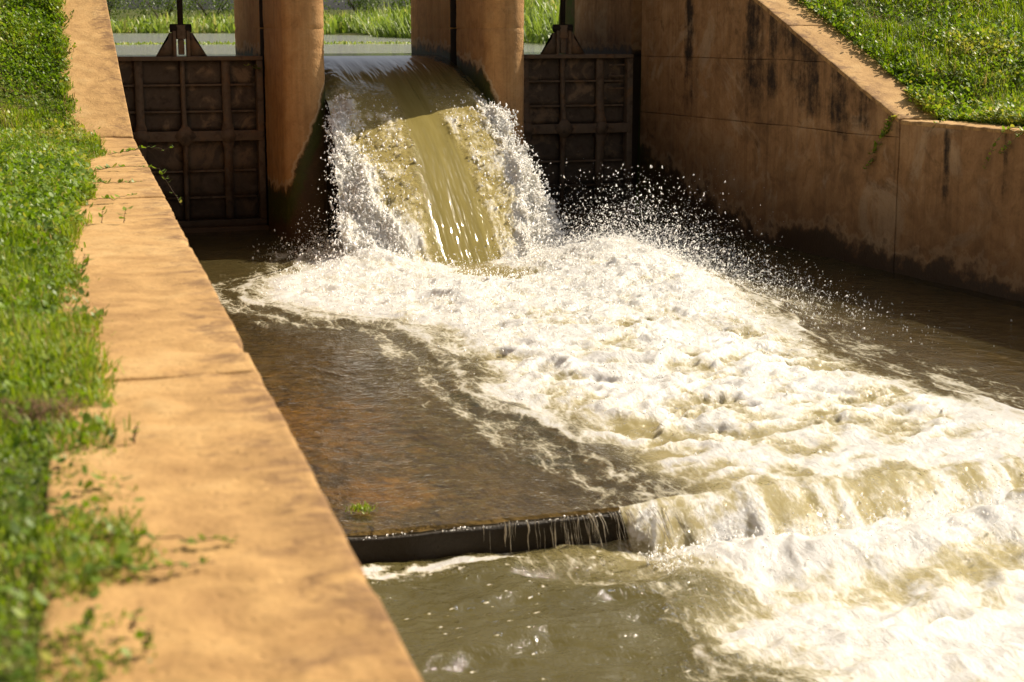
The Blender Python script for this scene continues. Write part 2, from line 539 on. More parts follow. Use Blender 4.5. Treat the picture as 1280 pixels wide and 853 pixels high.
def flow_water(name, murk, murk_amt, film=False, scale=1.0, glint=0.5):
    """silty river water with a foam layer driven by the attribute 'foam'"""
    k = NT(name)
    stretch = k.scaled((1.0, 0.45, 1.0))
    wv = k.warp(0.12, 4.0, stretch)
    cells = k.voro(9.0 * scale, 'DISTANCE_TO_EDGE', wv)
    cells2 = k.voro(23.0 * scale, 'DISTANCE_TO_EDGE', k.warp(0.06, 9.0, stretch))
    lace = k.math('ADD', k.math('MULTIPLY', k.math('SUBTRACT', 1.0, k.smooth(cells, 0.0, 0.16)), 0.62),
                  k.math('MULTIPLY', k.math('SUBTRACT', 1.0, k.smooth(cells2, 0.0, 0.2)), 0.38))
    nz = k.noise(5.0 * scale, 6, 0.65, vec=wv)
    fo = k.attr('foam')
    live = k.smooth(fo, 0.02, 0.16)
    fine = k.noise(60.0, 5, 0.72, vec=k.scaled((1.3, 0.7, 1.0), wv))
    flow = k.noise(3.2 * scale, 5, 0.62, vec=k.warp(0.5, 1.1, k.scaled((1.9, 0.55, 1.0))))
    v = k.math('ADD', k.math('ADD', fo, k.math('MULTIPLY', lace, 0.22)), k.math('ADD', k.math('MULTIPLY', k.math('SUBTRACT', nz, 0.5), 0.55),
               k.math('ADD', k.math('MULTIPLY', k.math('SUBTRACT', flow, 0.5), 0.95), k.math('MULTIPLY', k.math('SUBTRACT', fine, 0.5), 0.50))))
    fac = k.math('MULTIPLY', k.smooth(v, 0.34, 0.78), live)
    thick = k.smooth(v, 0.45, 1.0)
    # small waves
    rip = k.noise(9.0 * scale, 4, 0.6, vec=k.warp(0.2, 2.5, k.scaled((1.0, 1.5, 1.0))))
    rip2 = k.noise(34.0 * scale, 3, 0.6, vec=stretch)
    h = k.math('ADD', rip, k.math('MULTIPLY', rip2, k.math('ADD', 0.35, k.math('MULTIPLY', k.smooth(fo, 0.0, 0.3), 1.6))))
    nb = k.bump(h, glint, 0.02)
    fb = k.math('ADD', k.math('MULTIPLY', k.noise(34, 6, 0.72, vec=wv), 0.8), k.math('MULTIPLY', k.voro(40, 'SMOOTH_F1', wv), 0.4))
    nf = k.bump(fb, 0.8, 0.02, k.soft(0.55))
    # water body
    lw = k.n('ShaderNodeFresnel'); lw.inputs['IOR'].default_value = 1.33; k.l(nb, lw.inputs['Normal'])
    gl = k.n('ShaderNodeBsdfGlossy'); gl.inputs['Roughness'].default_value = 0.06; gl.inputs['Color'].default_value = (1, 1, 1, 1); k.l(nb, gl.inputs['Normal'])
    df = k.n('ShaderNodeBsdfDiffuse'); k.l(k.mix(k.attr('gold'), k.mix(k.noise(2.0, 4), tuple(0.75 * x for x in murk), tuple(1.25 * x for x in murk)), (0.38, 0.315, 0.14)), df.inputs[0])
    upn = k.n('ShaderNodeVectorMath', operation='NORMALIZE'); upv = k.n('ShaderNodeVectorMath', operation='ADD'); k.l(k.nrm, upv.inputs[0]); upv.inputs[1].default_value = (0, 0, 1.5); k.l(upv.outputs[0], upn.inputs[0]); k.l(upn.outputs[0], df.inputs['Normal'])
    body = df.outputs[0]
    if film:
        tr = k.n('ShaderNodeBsdfTransparent'); tr.inputs[0].default_value = (0.86, 0.80, 0.62, 1)
        amt = k.math('ADD', murk_amt, k.math('MULTIPLY', k.attr('deep'), 1.0 - murk_amt), clamp=True)
        body = k.mixs(amt, tr.outputs[0], df.outputs[0])
    water = k.mixs(lw.outputs[0], body, gl.outputs[0])
    # foam
    fc = k.mix(thick, (0.78, 0.70, 0.47), (0.96, 0.94, 0.885))
    fd = k.foam(fc, nf)
    ft = k.n('ShaderNodeBsdfTranslucent'); k.l(fc, ft.inputs[0]); k.l(nf, ft.inputs['Normal'])
    foam = k.mixs(0.22, fd, ft.outputs[0])
    res = k.mixs(fac, water, foam)
    if film:
        # the sheet thins out to nothing where the slab is only damp
        tr2 = k.n('ShaderNodeBsdfTransparent')
        res = k.mixs(k.smooth(k.attr('cover'), 0.25, 0.6), tr2.outputs[0], res)
    return k.done(res)


M['apron_water'] = flow_water('shallow_apron_water', (0.085, 0.066, 0.024), 0.08, film=True, glint=0.75)
M['pool_water'] = flow_water('silty_pool_water', (0.095, 0.080, 0.027), 1.0, glint=1.0)

# falling sheet: translucent olive-yellow water, white where it breaks up
k = NT('falling_water')
cv = k.scaled((8.0, 0.9, 1.3))
st = k.noise(1.6, 2, 0.5, vec=cv)
fo = k.attr('foam')
wv = k.warp(0.10, 5.0)
nz = k.noise(9.0, 6, 0.68, vec=wv)
sp = k.noise(30.0, 4, 0.65, vec=k.scaled((1.0, 0.5, 0.5)))
v = k.math('ADD', fo, k.math('ADD', k.math('MULTIPLY', k.math('SUBTRACT', nz, 0.5), 1.25), k.math('MULTIPLY', k.math('SUBTRACT', sp, 0.5), 0.85)))
fac = k.math('MULTIPLY', k.smooth(v, 0.36, 0.80), k.smooth(fo, 0.04, 0.2))
rough_zone = k.attr('rough')
h = k.math('ADD', k.math('MULTIPLY', st, 1.3), k.math('MULTIPLY', k.math('MULTIPLY', k.noise(26, 4, 0.6), rough_zone), 2.4))
h = k.math('MULTIPLY', h, k.math('SUBTRACT', 1.0, k.math('MULTIPLY', k.attr('dark'), 0.9)))
nb = k.bump(h, 0.8, 0.05)
bc = k.mix(st, (0.29, 0.235, 0.064), (0.47, 0.385, 0.135))
bc = k.mix(k.math('MULTIPLY', rough_zone, 0.45), bc, (0.58, 0.465, 0.17))
wd = k.n('ShaderNodeBsdfDiffuse'); k.l(bc, wd.inputs[0]); k.l(k.soft(0.8), wd.inputs['Normal'])
wt = k.n('ShaderNodeBsdfTranslucent'); k.l(bc, wt.inputs[0])
lw = k.n('ShaderNodeFresnel'); lw.inputs['IOR'].default_value = 1.33; k.l(nb, lw.inputs['Normal'])
gl = k.n('ShaderNodeBsdfGlossy'); gl.inputs['Roughness'].default_value = 0.07; k.l(nb, gl.inputs['Normal'])
up = k.mixs(k.attr('dark'), k.mixs(0.35, wd.outputs[0], wt.outputs[0]), k.bsdf((0.075, 0.06, 0.02), 0.3, 0.3, nb))
water = k.mixs(lw.outputs[0], up, gl.outputs[0])
nf = k.bump(k.math('ADD', k.noise(30, 5, 0.65, vec=wv), k.math('MULTIPLY', k.voro(30, 'SMOOTH_F1', wv), 0.6)), 0.7, 0.025, k.soft(0.6))
fc = k.mix(k.smooth(v, 0.5, 1.0), (0.82, 0.69, 0.33), (0.92, 0.89, 0.805))
fd = k.foam(fc, nf)
ft = k.n('ShaderNodeBsdfTranslucent'); k.l(fc, ft.inputs[0]); k.l(nf, ft.inputs['Normal'])
M['fall'] = k.done(k.mixs(fac, water, k.mixs(0.3, fd, ft.outputs[0])))

k = NT('lake_water')
nb = k.bump(k.math('ADD', k.noise(1.4, 4, 0.6, vec=k.scaled((1.0, 2.0, 1.0))), k.math('MULTIPLY', k.noise(9, 3, 0.5), 0.15)), 0.4, 0.12)
M['lake'] = k.done(k.bsdf((0.34, 0.33, 0.27), 0.08, 0.5, nb))

k = NT('spray')
sb = k.n('ShaderNodeBsdfPrincipled', subsurface_method='BURLEY')
sb.inputs['Base Color'].default_value = (0.95, 0.94, 0.91, 1); sb.inputs['Roughness'].default_value = 0.2
sb.inputs['Subsurface Weight'].default_value = 1.0; sb.inputs['Subsurface Radius'].default_value = (1, 1, 1); sb.inputs['Subsurface Scale'].default_value = 0.02
M['spray'] = k.done(sb.outputs[0])
k = NT('clear_dribble')
trd = k.n('ShaderNodeBsdfTransparent')
M['dribble'] = k.done(k.mixs(0.6, trd.outputs[0], k.bsdf((0.60, 0.55, 0.43), 0.1, 0.9, k.bump(k.noise(40, 3), 0.6, 0.02))))

# ------------------------------------------------------------------ setting: the ground sheet
LAKE = [(-90, 22.2), (-90, 160), (6, 128), (20, 118), (19, 74), (16.5, 66), (13.2, 38), (11.6, 27), (11.0, 22.2)]


def bank(X, Y):
    """turf beside the channel: level with the low walls, then climbing to the dam crest"""
    left = XL(Y) - 0.5; right = XR(Y) + 0.35
    dl = np.maximum(0, left - X); dr = np.maximum(0, X - right)
    z = wing_top(Y) - 0.018
    z = z + 0.16 * dl / (1 + 0.12 * dl) + 0.26 * dr / (1 + 0.25 * dr) * (1 - 0.6 * sstep(KINK, KINK + 2, Y))
    z = np.minimum(z, CREST + 0.25)
    z = z + 0.04 * fbm(X * 0.8, Y * 0.8, 3, 5) * sstep(0.05, 0.5, np.maximum(dl, dr))
    return z


def ground_z(X, Y):
    b = bank(X, Y)
    # upstream face of the dam falls to the reservoir, land beyond the shore rises gently
    sd = poly_sd(X, Y, LAKE)
    land = -0.30 + 0.012 * np.maximum(0, -sd) + 0.25 * sstep(0, 4, -sd) + 0.4 * fbm(X * 0.03, Y * 0.03, 3, 9) * sstep(3, 30, -sd)
    land = np.where(sd > 0, np.maximum(-2.4, -0.34 - 0.35 * sd), land)
    up = sstep(22.0, 26.0, Y)
    z = b * (1 - up) + land * up
    z = np.where((X > -60) & (X < 11.0) & (Y > 23), np.minimum(z, land), z)
    # the channel cut
    inside = np.minimum(X - (XL(Y) - 0.34), (XR(Y) + 0.22) - X)
    cut = sstep(0.0, 0.12, inside) * (Y < 24)
    return z * (1 - cut) + (-3.4) * cut


def axis(parts):
    return np.unique(np.concatenate([np.arange(a, b, s) for a, b, s in parts]))


gx = axis([(-900, -120, 60), (-120, -20, 5), (-20, -2, 0.5), (-2, 12, 0.12), (12, 30, 0.5), (30, 120, 5), (120, 901, 60)])
gy = axis([(-120, -6, 6), (-6, 24, 0.25), (24, 60, 1.0), (60, 170, 3), (170, 1600, 60)])
GX, GY = np.meshgrid(gx, gy, indexing='ij')
GV = np.stack([GX, GY, ground_z(GX, GY)], -1).reshape(-1, 3)
o = mk('ground', GV, grid_faces(len(gx), len(gy)), M['ground'], smooth=True, origin=(0, 0, 0))
o['kind'] = 'structure'

# reservoir surface (three strips so that nothing lies inside the middle bay)
lv, lf = [], []
lx = np.linspace(-90, 40, 66); ly = np.linspace(22.45, 170, 90)
LX, LY = np.meshgrid(lx, ly, indexing='ij')
lv = [np.stack([LX, LY, np.full_like(LX, LAKE_Z)], -1).reshape(-1, 3)]; lf = [grid_faces(66, 90)]
for xa, xb in ((-90.0, PIERS[0]), (PIERS[1], 40.0)):
    p = np.array([(xa, 20.16, LAKE_Z), (xb, 20.16, LAKE_Z), (xb, 22.45, LAKE_Z), (xa, 22.45, LAKE_Z)])
    lf.append(np.array([[0, 1, 2, 3]]) + sum(len(a) for a in lv)); lv.append(p)
o = mk('reservoir_water', np.concatenate(lv), np.concatenate(lf), M['lake'], smooth=True)
o['kind'] = 'structure'; o['label'] = 'calm grey reservoir water behind the sluice gates'

# ------------------------------------------------------------------ walls


def wall_panel(name, parent, mat, side, y0, y1, zlo, zhi, thick, n=(2, 60, 30), r=0.006, rough=0.006, seed=1, black=None):
    """a cast length of wall; zlo / zhi are functions of Y or numbers; side +1 = right wall (face looks to -x)"""
    flo = zlo if callable(zlo) else (lambda Y: np.full_like(Y, zlo))
    fhi = zhi if callable(zhi) else (lambda Y: np.full_like(Y, zhi))
    V, F = rbox(thick, y1 - y0, 1.0, *n, r=r)
    Y = V[:, 1] + (y0 + y1) / 2
    t = V[:, 2] + 0.5
    lo, hi = flo(Y), fhi(Y)
    Z = lo + t * (hi - lo)
    X = (XR(Y) + thick / 2 if side > 0 else XL(Y) - thick / 2) + V[:, 0]
    nz = fbm(Y * 2.2 + seed * 7, Z * 2.2, 4, seed) * rough + vn2(Y * 25, Z * 25, seed + 3) * rough * 0.25
    X = X + nz * np.where(V[:, 0] * side < 0, 1, 0.3)
    edge = np.abs(np.abs(V[:, 0]) - thick / 2) < r * 1.1
    top = t > 0.999
    Z = Z + np.where(top, (fbm(X * 4, Y * 4, 4, seed + 5) * 0.006), 0)
    chip = np.maximum(0, vn2(Y * 9, X * 3, seed + 9) - 0.45) * 0.05
    Z = Z - np.where(top & edge, chip, 0)
    at = {}
    if side > 0:
        # damp band along the water, also feeding the painted shade, highest beside the gate where the spray beats
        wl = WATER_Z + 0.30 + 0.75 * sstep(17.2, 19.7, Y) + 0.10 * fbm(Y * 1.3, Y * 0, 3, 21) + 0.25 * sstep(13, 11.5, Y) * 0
        at['wet'] = 0.44 + (wl + 0.30 * fbm(Y * 1.7, Z * 1.2, 4, 22) - Z) * 0.55  # damp together with the shade painted low on the wall
        at['algae'] = 0.15 + 0.3 * sstep(18.0, 19.7, Y)
        bl = np.zeros_like(Y)
        if black is not None:
            bl = black(Y, Z)
        at['black'] = bl
    else:
        at['wet'] = np.zeros_like(Y); at['algae'] = np.zeros_like(Y); at['black'] = np.zeros_like(Y)
    return mk(name, np.stack([X, Y, Z], 1), F, mat, parent, at, smooth=True)


def streaks(Y, Z):
    """run-off stains under the sloping top"""
    d = wing_top(Y) - Z
    s = np.zeros_like(Y)
    for c, w, ln, a in ((18.62, 0.13, 2.3, 0.85), (18.05, 0.12, 0.9, 0.45), (17.1, 0.30, 1.5, 0.72), (16.72, 0.16, 1.3, 0.75), (15.95, 0.34, 1.0, 0.72),
                        (15.4, 0.25, 0.8, 0.72), (15.0, 0.2, 0.55, 0.62), (16.3, 0.5, 0.8, 0.55), (17.6, 0.3, 0.8, 0.5)):
        s = np.maximum(s, a * np.exp(-((Y - c) / w) ** 2) * sstep(ln * 1.15, ln * 0.55, d))
    s = np.maximum(s, 0.42 * sstep(0.5, 0.0, d) * sstep(19.0, 16.5, Y))
    return s


def streaks_low(Y, Z):
    d = WALL_Z - Z
    s = np.zeros_like(Y)
    for c, w, ln, a in ((13.55, 0.06, 0.95, 0.9), (12.7, 0.08, 1.1, 0.55), (11.8, 0.1, 0.9, 0.5), (10.2, 0.1, 0.9, 0.6), (8.4, 0.12, 0.9, 0.7), (13.05, 0.05, 0.6, 0.4)):
        s = np.maximum(s, a * np.exp(-((Y - c) / w) ** 2) * sstep(ln * 1.1, ln * 0.6, d))
    return s


J1, J2 = -1.06, -0.34
G = 0.004
jw1 = lambda Y: J1 + 0.012 * fbm(Y * 1.1, Y * 0, 4, 301)
jw2 = lambda Y: J2 + 0.012 * fbm(Y * 1.1, Y * 0 + 5, 4, 302)
rw = thing('retaining_wall', 'tall brown streaked concrete wing wall right of the gates, stepping down to a low length', 'wall', (8.9, 14.0, -3.2))
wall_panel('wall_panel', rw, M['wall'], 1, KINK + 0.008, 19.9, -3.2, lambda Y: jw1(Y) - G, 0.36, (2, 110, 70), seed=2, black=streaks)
# the two upper lifts: cut by the sloping top
yj = KINK + (J2 - WALL_Z) / SLOPE
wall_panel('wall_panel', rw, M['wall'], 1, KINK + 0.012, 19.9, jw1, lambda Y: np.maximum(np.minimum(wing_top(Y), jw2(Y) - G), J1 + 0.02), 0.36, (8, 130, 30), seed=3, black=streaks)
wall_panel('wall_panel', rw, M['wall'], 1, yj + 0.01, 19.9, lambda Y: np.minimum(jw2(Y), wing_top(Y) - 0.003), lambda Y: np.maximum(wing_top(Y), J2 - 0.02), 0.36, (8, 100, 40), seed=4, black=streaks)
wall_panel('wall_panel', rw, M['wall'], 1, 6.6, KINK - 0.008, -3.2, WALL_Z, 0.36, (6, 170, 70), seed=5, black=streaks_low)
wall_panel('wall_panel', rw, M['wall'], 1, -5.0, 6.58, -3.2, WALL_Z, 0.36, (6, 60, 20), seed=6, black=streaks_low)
# sunlit coping that caps the sloping length and the low length, each slab laid on the wall


def coping(parent, side, y0, y1, width, ztop, thick, nx, ny, seed, lift=0.0, over=0.0, r=0.012):
    V, F = rbox(width, y1 - y0, thick, nx, ny, 2, r=r)
    Y = V[:, 1] + (y0 + y1) / 2
    if side > 0: X = XR(Y) - over + width / 2 + V[:, 0]
    else: X = XL(Y) + over - width / 2 + V[:, 0]
    topf = V[:, 2] > 0
    face = np.abs(V[:, 0]) > width / 2 - r * 1.2
    Z = ztop(Y) + lift - thick / 2 + V[:, 2]
    # worn, hand-floated top with chipped arrises
    Z = Z + np.where(topf, 0.010 * fbm(X * 2.5, Y * 1.4, 4, seed) + 0.004 * vn2(X * 14, Y * 14, seed + 1), 0)
    chip = np.maximum(0, fbm(Y * 3.1 + seed, X * 0, 5, seed + 4, 0.62) - 0.20)
    X = X - np.sign(V[:, 0]) * np.where(face, chip * 0.014, 0)
    X = X + np.sign(V[:, 0]) * np.where(face, 0.003 * fbm(Y * 1.1, Y * 0, 2, seed + 8), 0)
    Z = Z - np.where(topf & face, chip * 0.05, 0)
    # uneven ends, as cracked joints are
    endd = np.abs(V[:, 1]) > (y1 - y0) / 2 - r * 1.2
    Y = Y + np.where(endd, 0.018 * fbm(X * 5, X * 0 + seed, 3, int(abs(y0) * 10) % 50), 0)
    inner = (-V[:, 0] if side > 0 else V[:, 0]) / (width / 2)
    return mk('coping_slab', np.stack([X, Y, Z], 1), F, M['coping'], parent, {'mould': 0.12 + 0.42 * sstep(-0.1, 1.0, inner)}, smooth=True)


for ya, yb, s in ((KINK + 0.02, 16.4, 11), (16.41, 18.3, 12), (18.31, 19.9, 13)):
    coping(rw, 1, ya, yb, 0.56, wing_top, 0.05, 12, 40, s, lift=0.03, over=0.006)
for ya, yb, s in ((10.6, KINK - 0.005, 14), (6.6, 10.59, 15)):
    coping(rw, 1, ya, yb, 0.38, wing_top, 0.045, 8, 70, s, lift=0.022, over=0.004)

lw_ = thing('retaining_wall', 'low ochre concrete wall with a broad sunlit top beside the near grass', 'wall', (0.8, 8.0, -3.2))
wall_panel('wall_panel', lw_, M['wall'], -1, -5.0, 4.32, -3.2, WALL_Z - 0.09, 0.5, (2, 40, 12), seed=7)
wall_panel('wall_panel', lw_, M['wall'], -1, 4.33, KINK - 0.01, -3.2, WALL_Z - 0.09, 0.5, (2, 60, 16), seed=8)
wall_panel('wall_panel', lw_, M['wall'], -1, KINK, 19.9, -3.2, lambda Y: wing_top(Y) - 0.09, 0.5, (2, 60, 20), seed=9)
CR = 4.345
coping(lw_, -1, -4.0, CR - 0.012, 0.54, wing_top, 0.088, 24, 330, 31, over=0.004)
coping(lw_, -1, CR + 0.012, 9.15, 0.54, wing_top, 0.088, 24, 220, 32, over=0.004)
coping(lw_, -1, 9.152, KINK - 0.01, 0.54, wing_top, 0.088, 20, 170, 33, over=0.004)
coping(lw_, -1, KINK + 0.02, 17.1, 0.54, wing_top, 0.088, 16, 90, 34, over=0.004)
coping(lw_, -1, 17.12, 19.9, 0.54, wing_top, 0.088, 10, 60, 35, over=0.004)

# ------------------------------------------------------------------ piers, abutments, deck


def fall_z(Y):
    return LAKE_Z - 0.112 * np.maximum(0, 20.55 - np.asarray(Y, float)) ** 2


def pier(px, label, seed, left_wet, right_wet):
    """pier with a half-round downstream nose and gate slots; cast in two lifts"""
    y_nose, y_back = 18.80, 22.2
    out = []
    for a in np.linspace(math.pi, 2 * math.pi, 29):
        out.append((PHW * math.cos(a), y_nose + PHW * math.sin(a)))
    def side(sg, ys):
        return [(sg * d, y) for d, y in ys]
    rgt = [(PHW, y) for y in np.linspace(y_nose + 0.07, 19.92, 14)] + [(PHW - 0.17, 19.921), (PHW - 0.17, 20.21), (PHW, 20.211)] + [(PHW, y) for y in np.linspace(20.32, 22.1, 16)]
    bk = [(PHW * math.cos(a), y_back - 0.1 + 0.1 * math.sin(a)) for a in np.linspace(0.25, math.pi - 0.25, 7)]
    lft = [(-x, y) for x, y in rgt[::-1]]
    P = np.array(out + rgt + bk + lft)
    root = thing('bridge_pier', label, 'pier', (px, 20.3, -3.2))
    zs_all = [(-3.2, LAKE_Z + 0.34), (LAKE_Z + 0.3405, 1.36)]
    for li, (z0, z1) in enumerate(zs_all):
        nz = 110 if li == 0 else 44
        zz = np.linspace(z0, z1, nz)
        n = len(P)
        base = np.tile(P, (nz, 1)); Z = np.repeat(zz, n)
        C = np.array([0, 20.0])
        ang = np.arctan2(base[:, 1] - y_nose, base[:, 0])
        rough = 0.006 * fbm(base[:, 0] * 4 + base[:, 1] * 3, Z * 3, 4, seed + li) + 0.003 * vn2((base[:, 0] - base[:, 1]) * 22, Z * 22, seed)
        nose = base[:, 1] < y_nose + 0.02
        nx = np.where(nose, base[:, 0] / PHW, np.sign(base[:, 0])); ny = np.where(nose, (base[:, 1] - y_nose) / PHW, 0)
        edge = np.minimum(Z - z0, z1 - Z)
        inset = 0.008 * sstep(0.012, 0.0, edge)
        X = base[:, 0] + nx * (rough - inset); Y = base[:, 1] + ny * (rough - inset)
        V = np.stack([X + px, Y, Z], 1)
        i = np.arange(nz - 1)[:, None] * n; kk = np.arange(n)[None, :]; k2 = (kk + 1) % n
        F = np.stack([i + kk, i + k2, i + n + k2, i + n + kk], -1).reshape(-1, 4)
        # caps as fans
        V = np.concatenate([V, [[px, 20.3, z0], [px, 20.3, z1]]])
        a = np.arange(n); b = (a + 1) % n
        T = np.concatenate([np.stack([b, a, np.full(n, nz * n)], 1), np.stack([a + (nz - 1) * n, b + (nz - 1) * n, np.full(n, nz * n + 1)], 1)])
        Xl, Yl, Zl = V[:, 0] - px, V[:, 1], V[:, 2]
        u = np.clip(Xl / PHW, -1, 1)
        wl = (left_wet(Yl) * (1 - u) + right_wet(Yl) * (1 + u)) / 2
        wl = wl + 0.07 * fbm(Yl * 2 + u, Zl * 0 + seed, 3, 33)
        w = np.clip(0.5 + (wl - Zl) * 0.9, 0, 1)
        alg = 0.25 + 0.5 * np.exp(-((wl - Zl - 0.2) / 0.25) ** 2)
        mk('pier_lift', V, F, M['pier'], root, {'wet': w, 'algae': alg}, smooth=True, T=T, sharp=40)
        for sg in (-1, 1):
            Vg, Fg = box_between((px + sg * (PHW - 0.168), 19.93, z0 + 0.01), (px + sg * (PHW - 0.12), 20.20, z1 - 0.01), 0.004)  # dark steel lining, added so the slot looks shaded
            mk('slot_shade_guide', Vg, Fg, M['stem'], root)
            Vg, Fg = box_between((px + sg * (PHW - 0.118), 20.185, z0 + 0.01), (px + sg * (PHW - 0.004), 20.207, z1 - 0.01), 0.004)  # dark plate over the rear face, standing in for the slot's shade
            mk('slot_shade_guide', Vg, Fg, M['stem'], root)
    return root


wetside = lambda Y: fall_z(np.clip(Y, 18.0, 23)) + 0.10 + 0.10 * sstep(19.6, 18.6, Y)
dryside = lambda Y: np.where(Y > 20.05, LAKE_Z + 0.06, -1.85)
pier(PIERS[0], 'round-nosed ochre concrete pier to the left of the falling water', 40, dryside, lambda Y: wetside(Y) - 0.02)
pier(PIERS[1], 'round-nosed ochre concrete pier to the right of the falling water', 50, wetside, dryside)

# end abutments behind the wing walls, with gate slots
for (x0, x1, sg, lab) in ((8.40, 9.2, 1, 'brown concrete abutment with a dark gate slot at the end of the streaked wing wall'),
                          (0.75, 1.47, -1, 'concrete abutment holding the left gate behind the sloping wall top')):
    root = thing('gate_abutment', lab, 'abutment', ((x0 + x1) / 2, 21.3, -3.2))
    for z0, z1 in ((-3.2, J2 + 0.0), (J2 + 0.0005, 1.36)):
        V, F = box_between((x0 - (0.0 if sg > 0 else 0), 20.22, z0), (x1, 22.4, z1), 0.01, (4, 20, 16))
        s = 0.006 * fbm(V[:, 1] * 3, V[:, 2] * 3, 4, 61)
        V[:, 0] += s * -sg
        wl = np.full(len(V), LAKE_Z + 0.08)
        mk('wall_lift', V, F, M['wall'], root, {'wet': 0.5 + (wl - V[:, 2]) * 1.0, 'algae': 0.1 + 0 * wl, 'black': 0.28 * sstep(0.5, 0, V[:, 2] - LAKE_Z) + 0 * wl}, smooth=False)
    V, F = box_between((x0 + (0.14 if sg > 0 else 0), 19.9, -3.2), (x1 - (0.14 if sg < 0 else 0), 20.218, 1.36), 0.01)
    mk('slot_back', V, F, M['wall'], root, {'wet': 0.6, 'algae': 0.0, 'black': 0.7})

deck = thing('footbridge_deck', 'concrete footbridge deck over the gates, carrying the gate stems', 'bridge', (4.9, 20.6, 1.37))
V, F = box_between((0.2, 19.27, 1.37), (9.7, 22.6, 1.62), 0.02, (20, 6, 2)); mk('deck_slab', V, F, M['deck'], deck)
for yy in (19.31, 22.4):
    V, F = box_between((0.2, yy, 1.624), (9.7, yy + 0.12, 1.80), 0.01, (12, 1, 1)); mk('kerb', V, F, M['deck'], deck)

# sills under the gates and the crest under the fall
sill = thing('gate_sill', 'dark concrete sill under the closed gates at the water line', 'sill', (4.9, 20.2, -3.2))
for i, bx in enumerate(BAYS):
    top = -2.36 if i != 1 else -0.85
    V, F = box_between((bx - 0.96, 19.86, -3.2), (bx + 0.96, 20.7, top), 0.02, (10, 4, 8))
    mk('sill_block', V, F, M['pier'], sill, {'wet': 0.9, 'algae': 0.1})

# ------------------------------------------------------------------ sluice gates


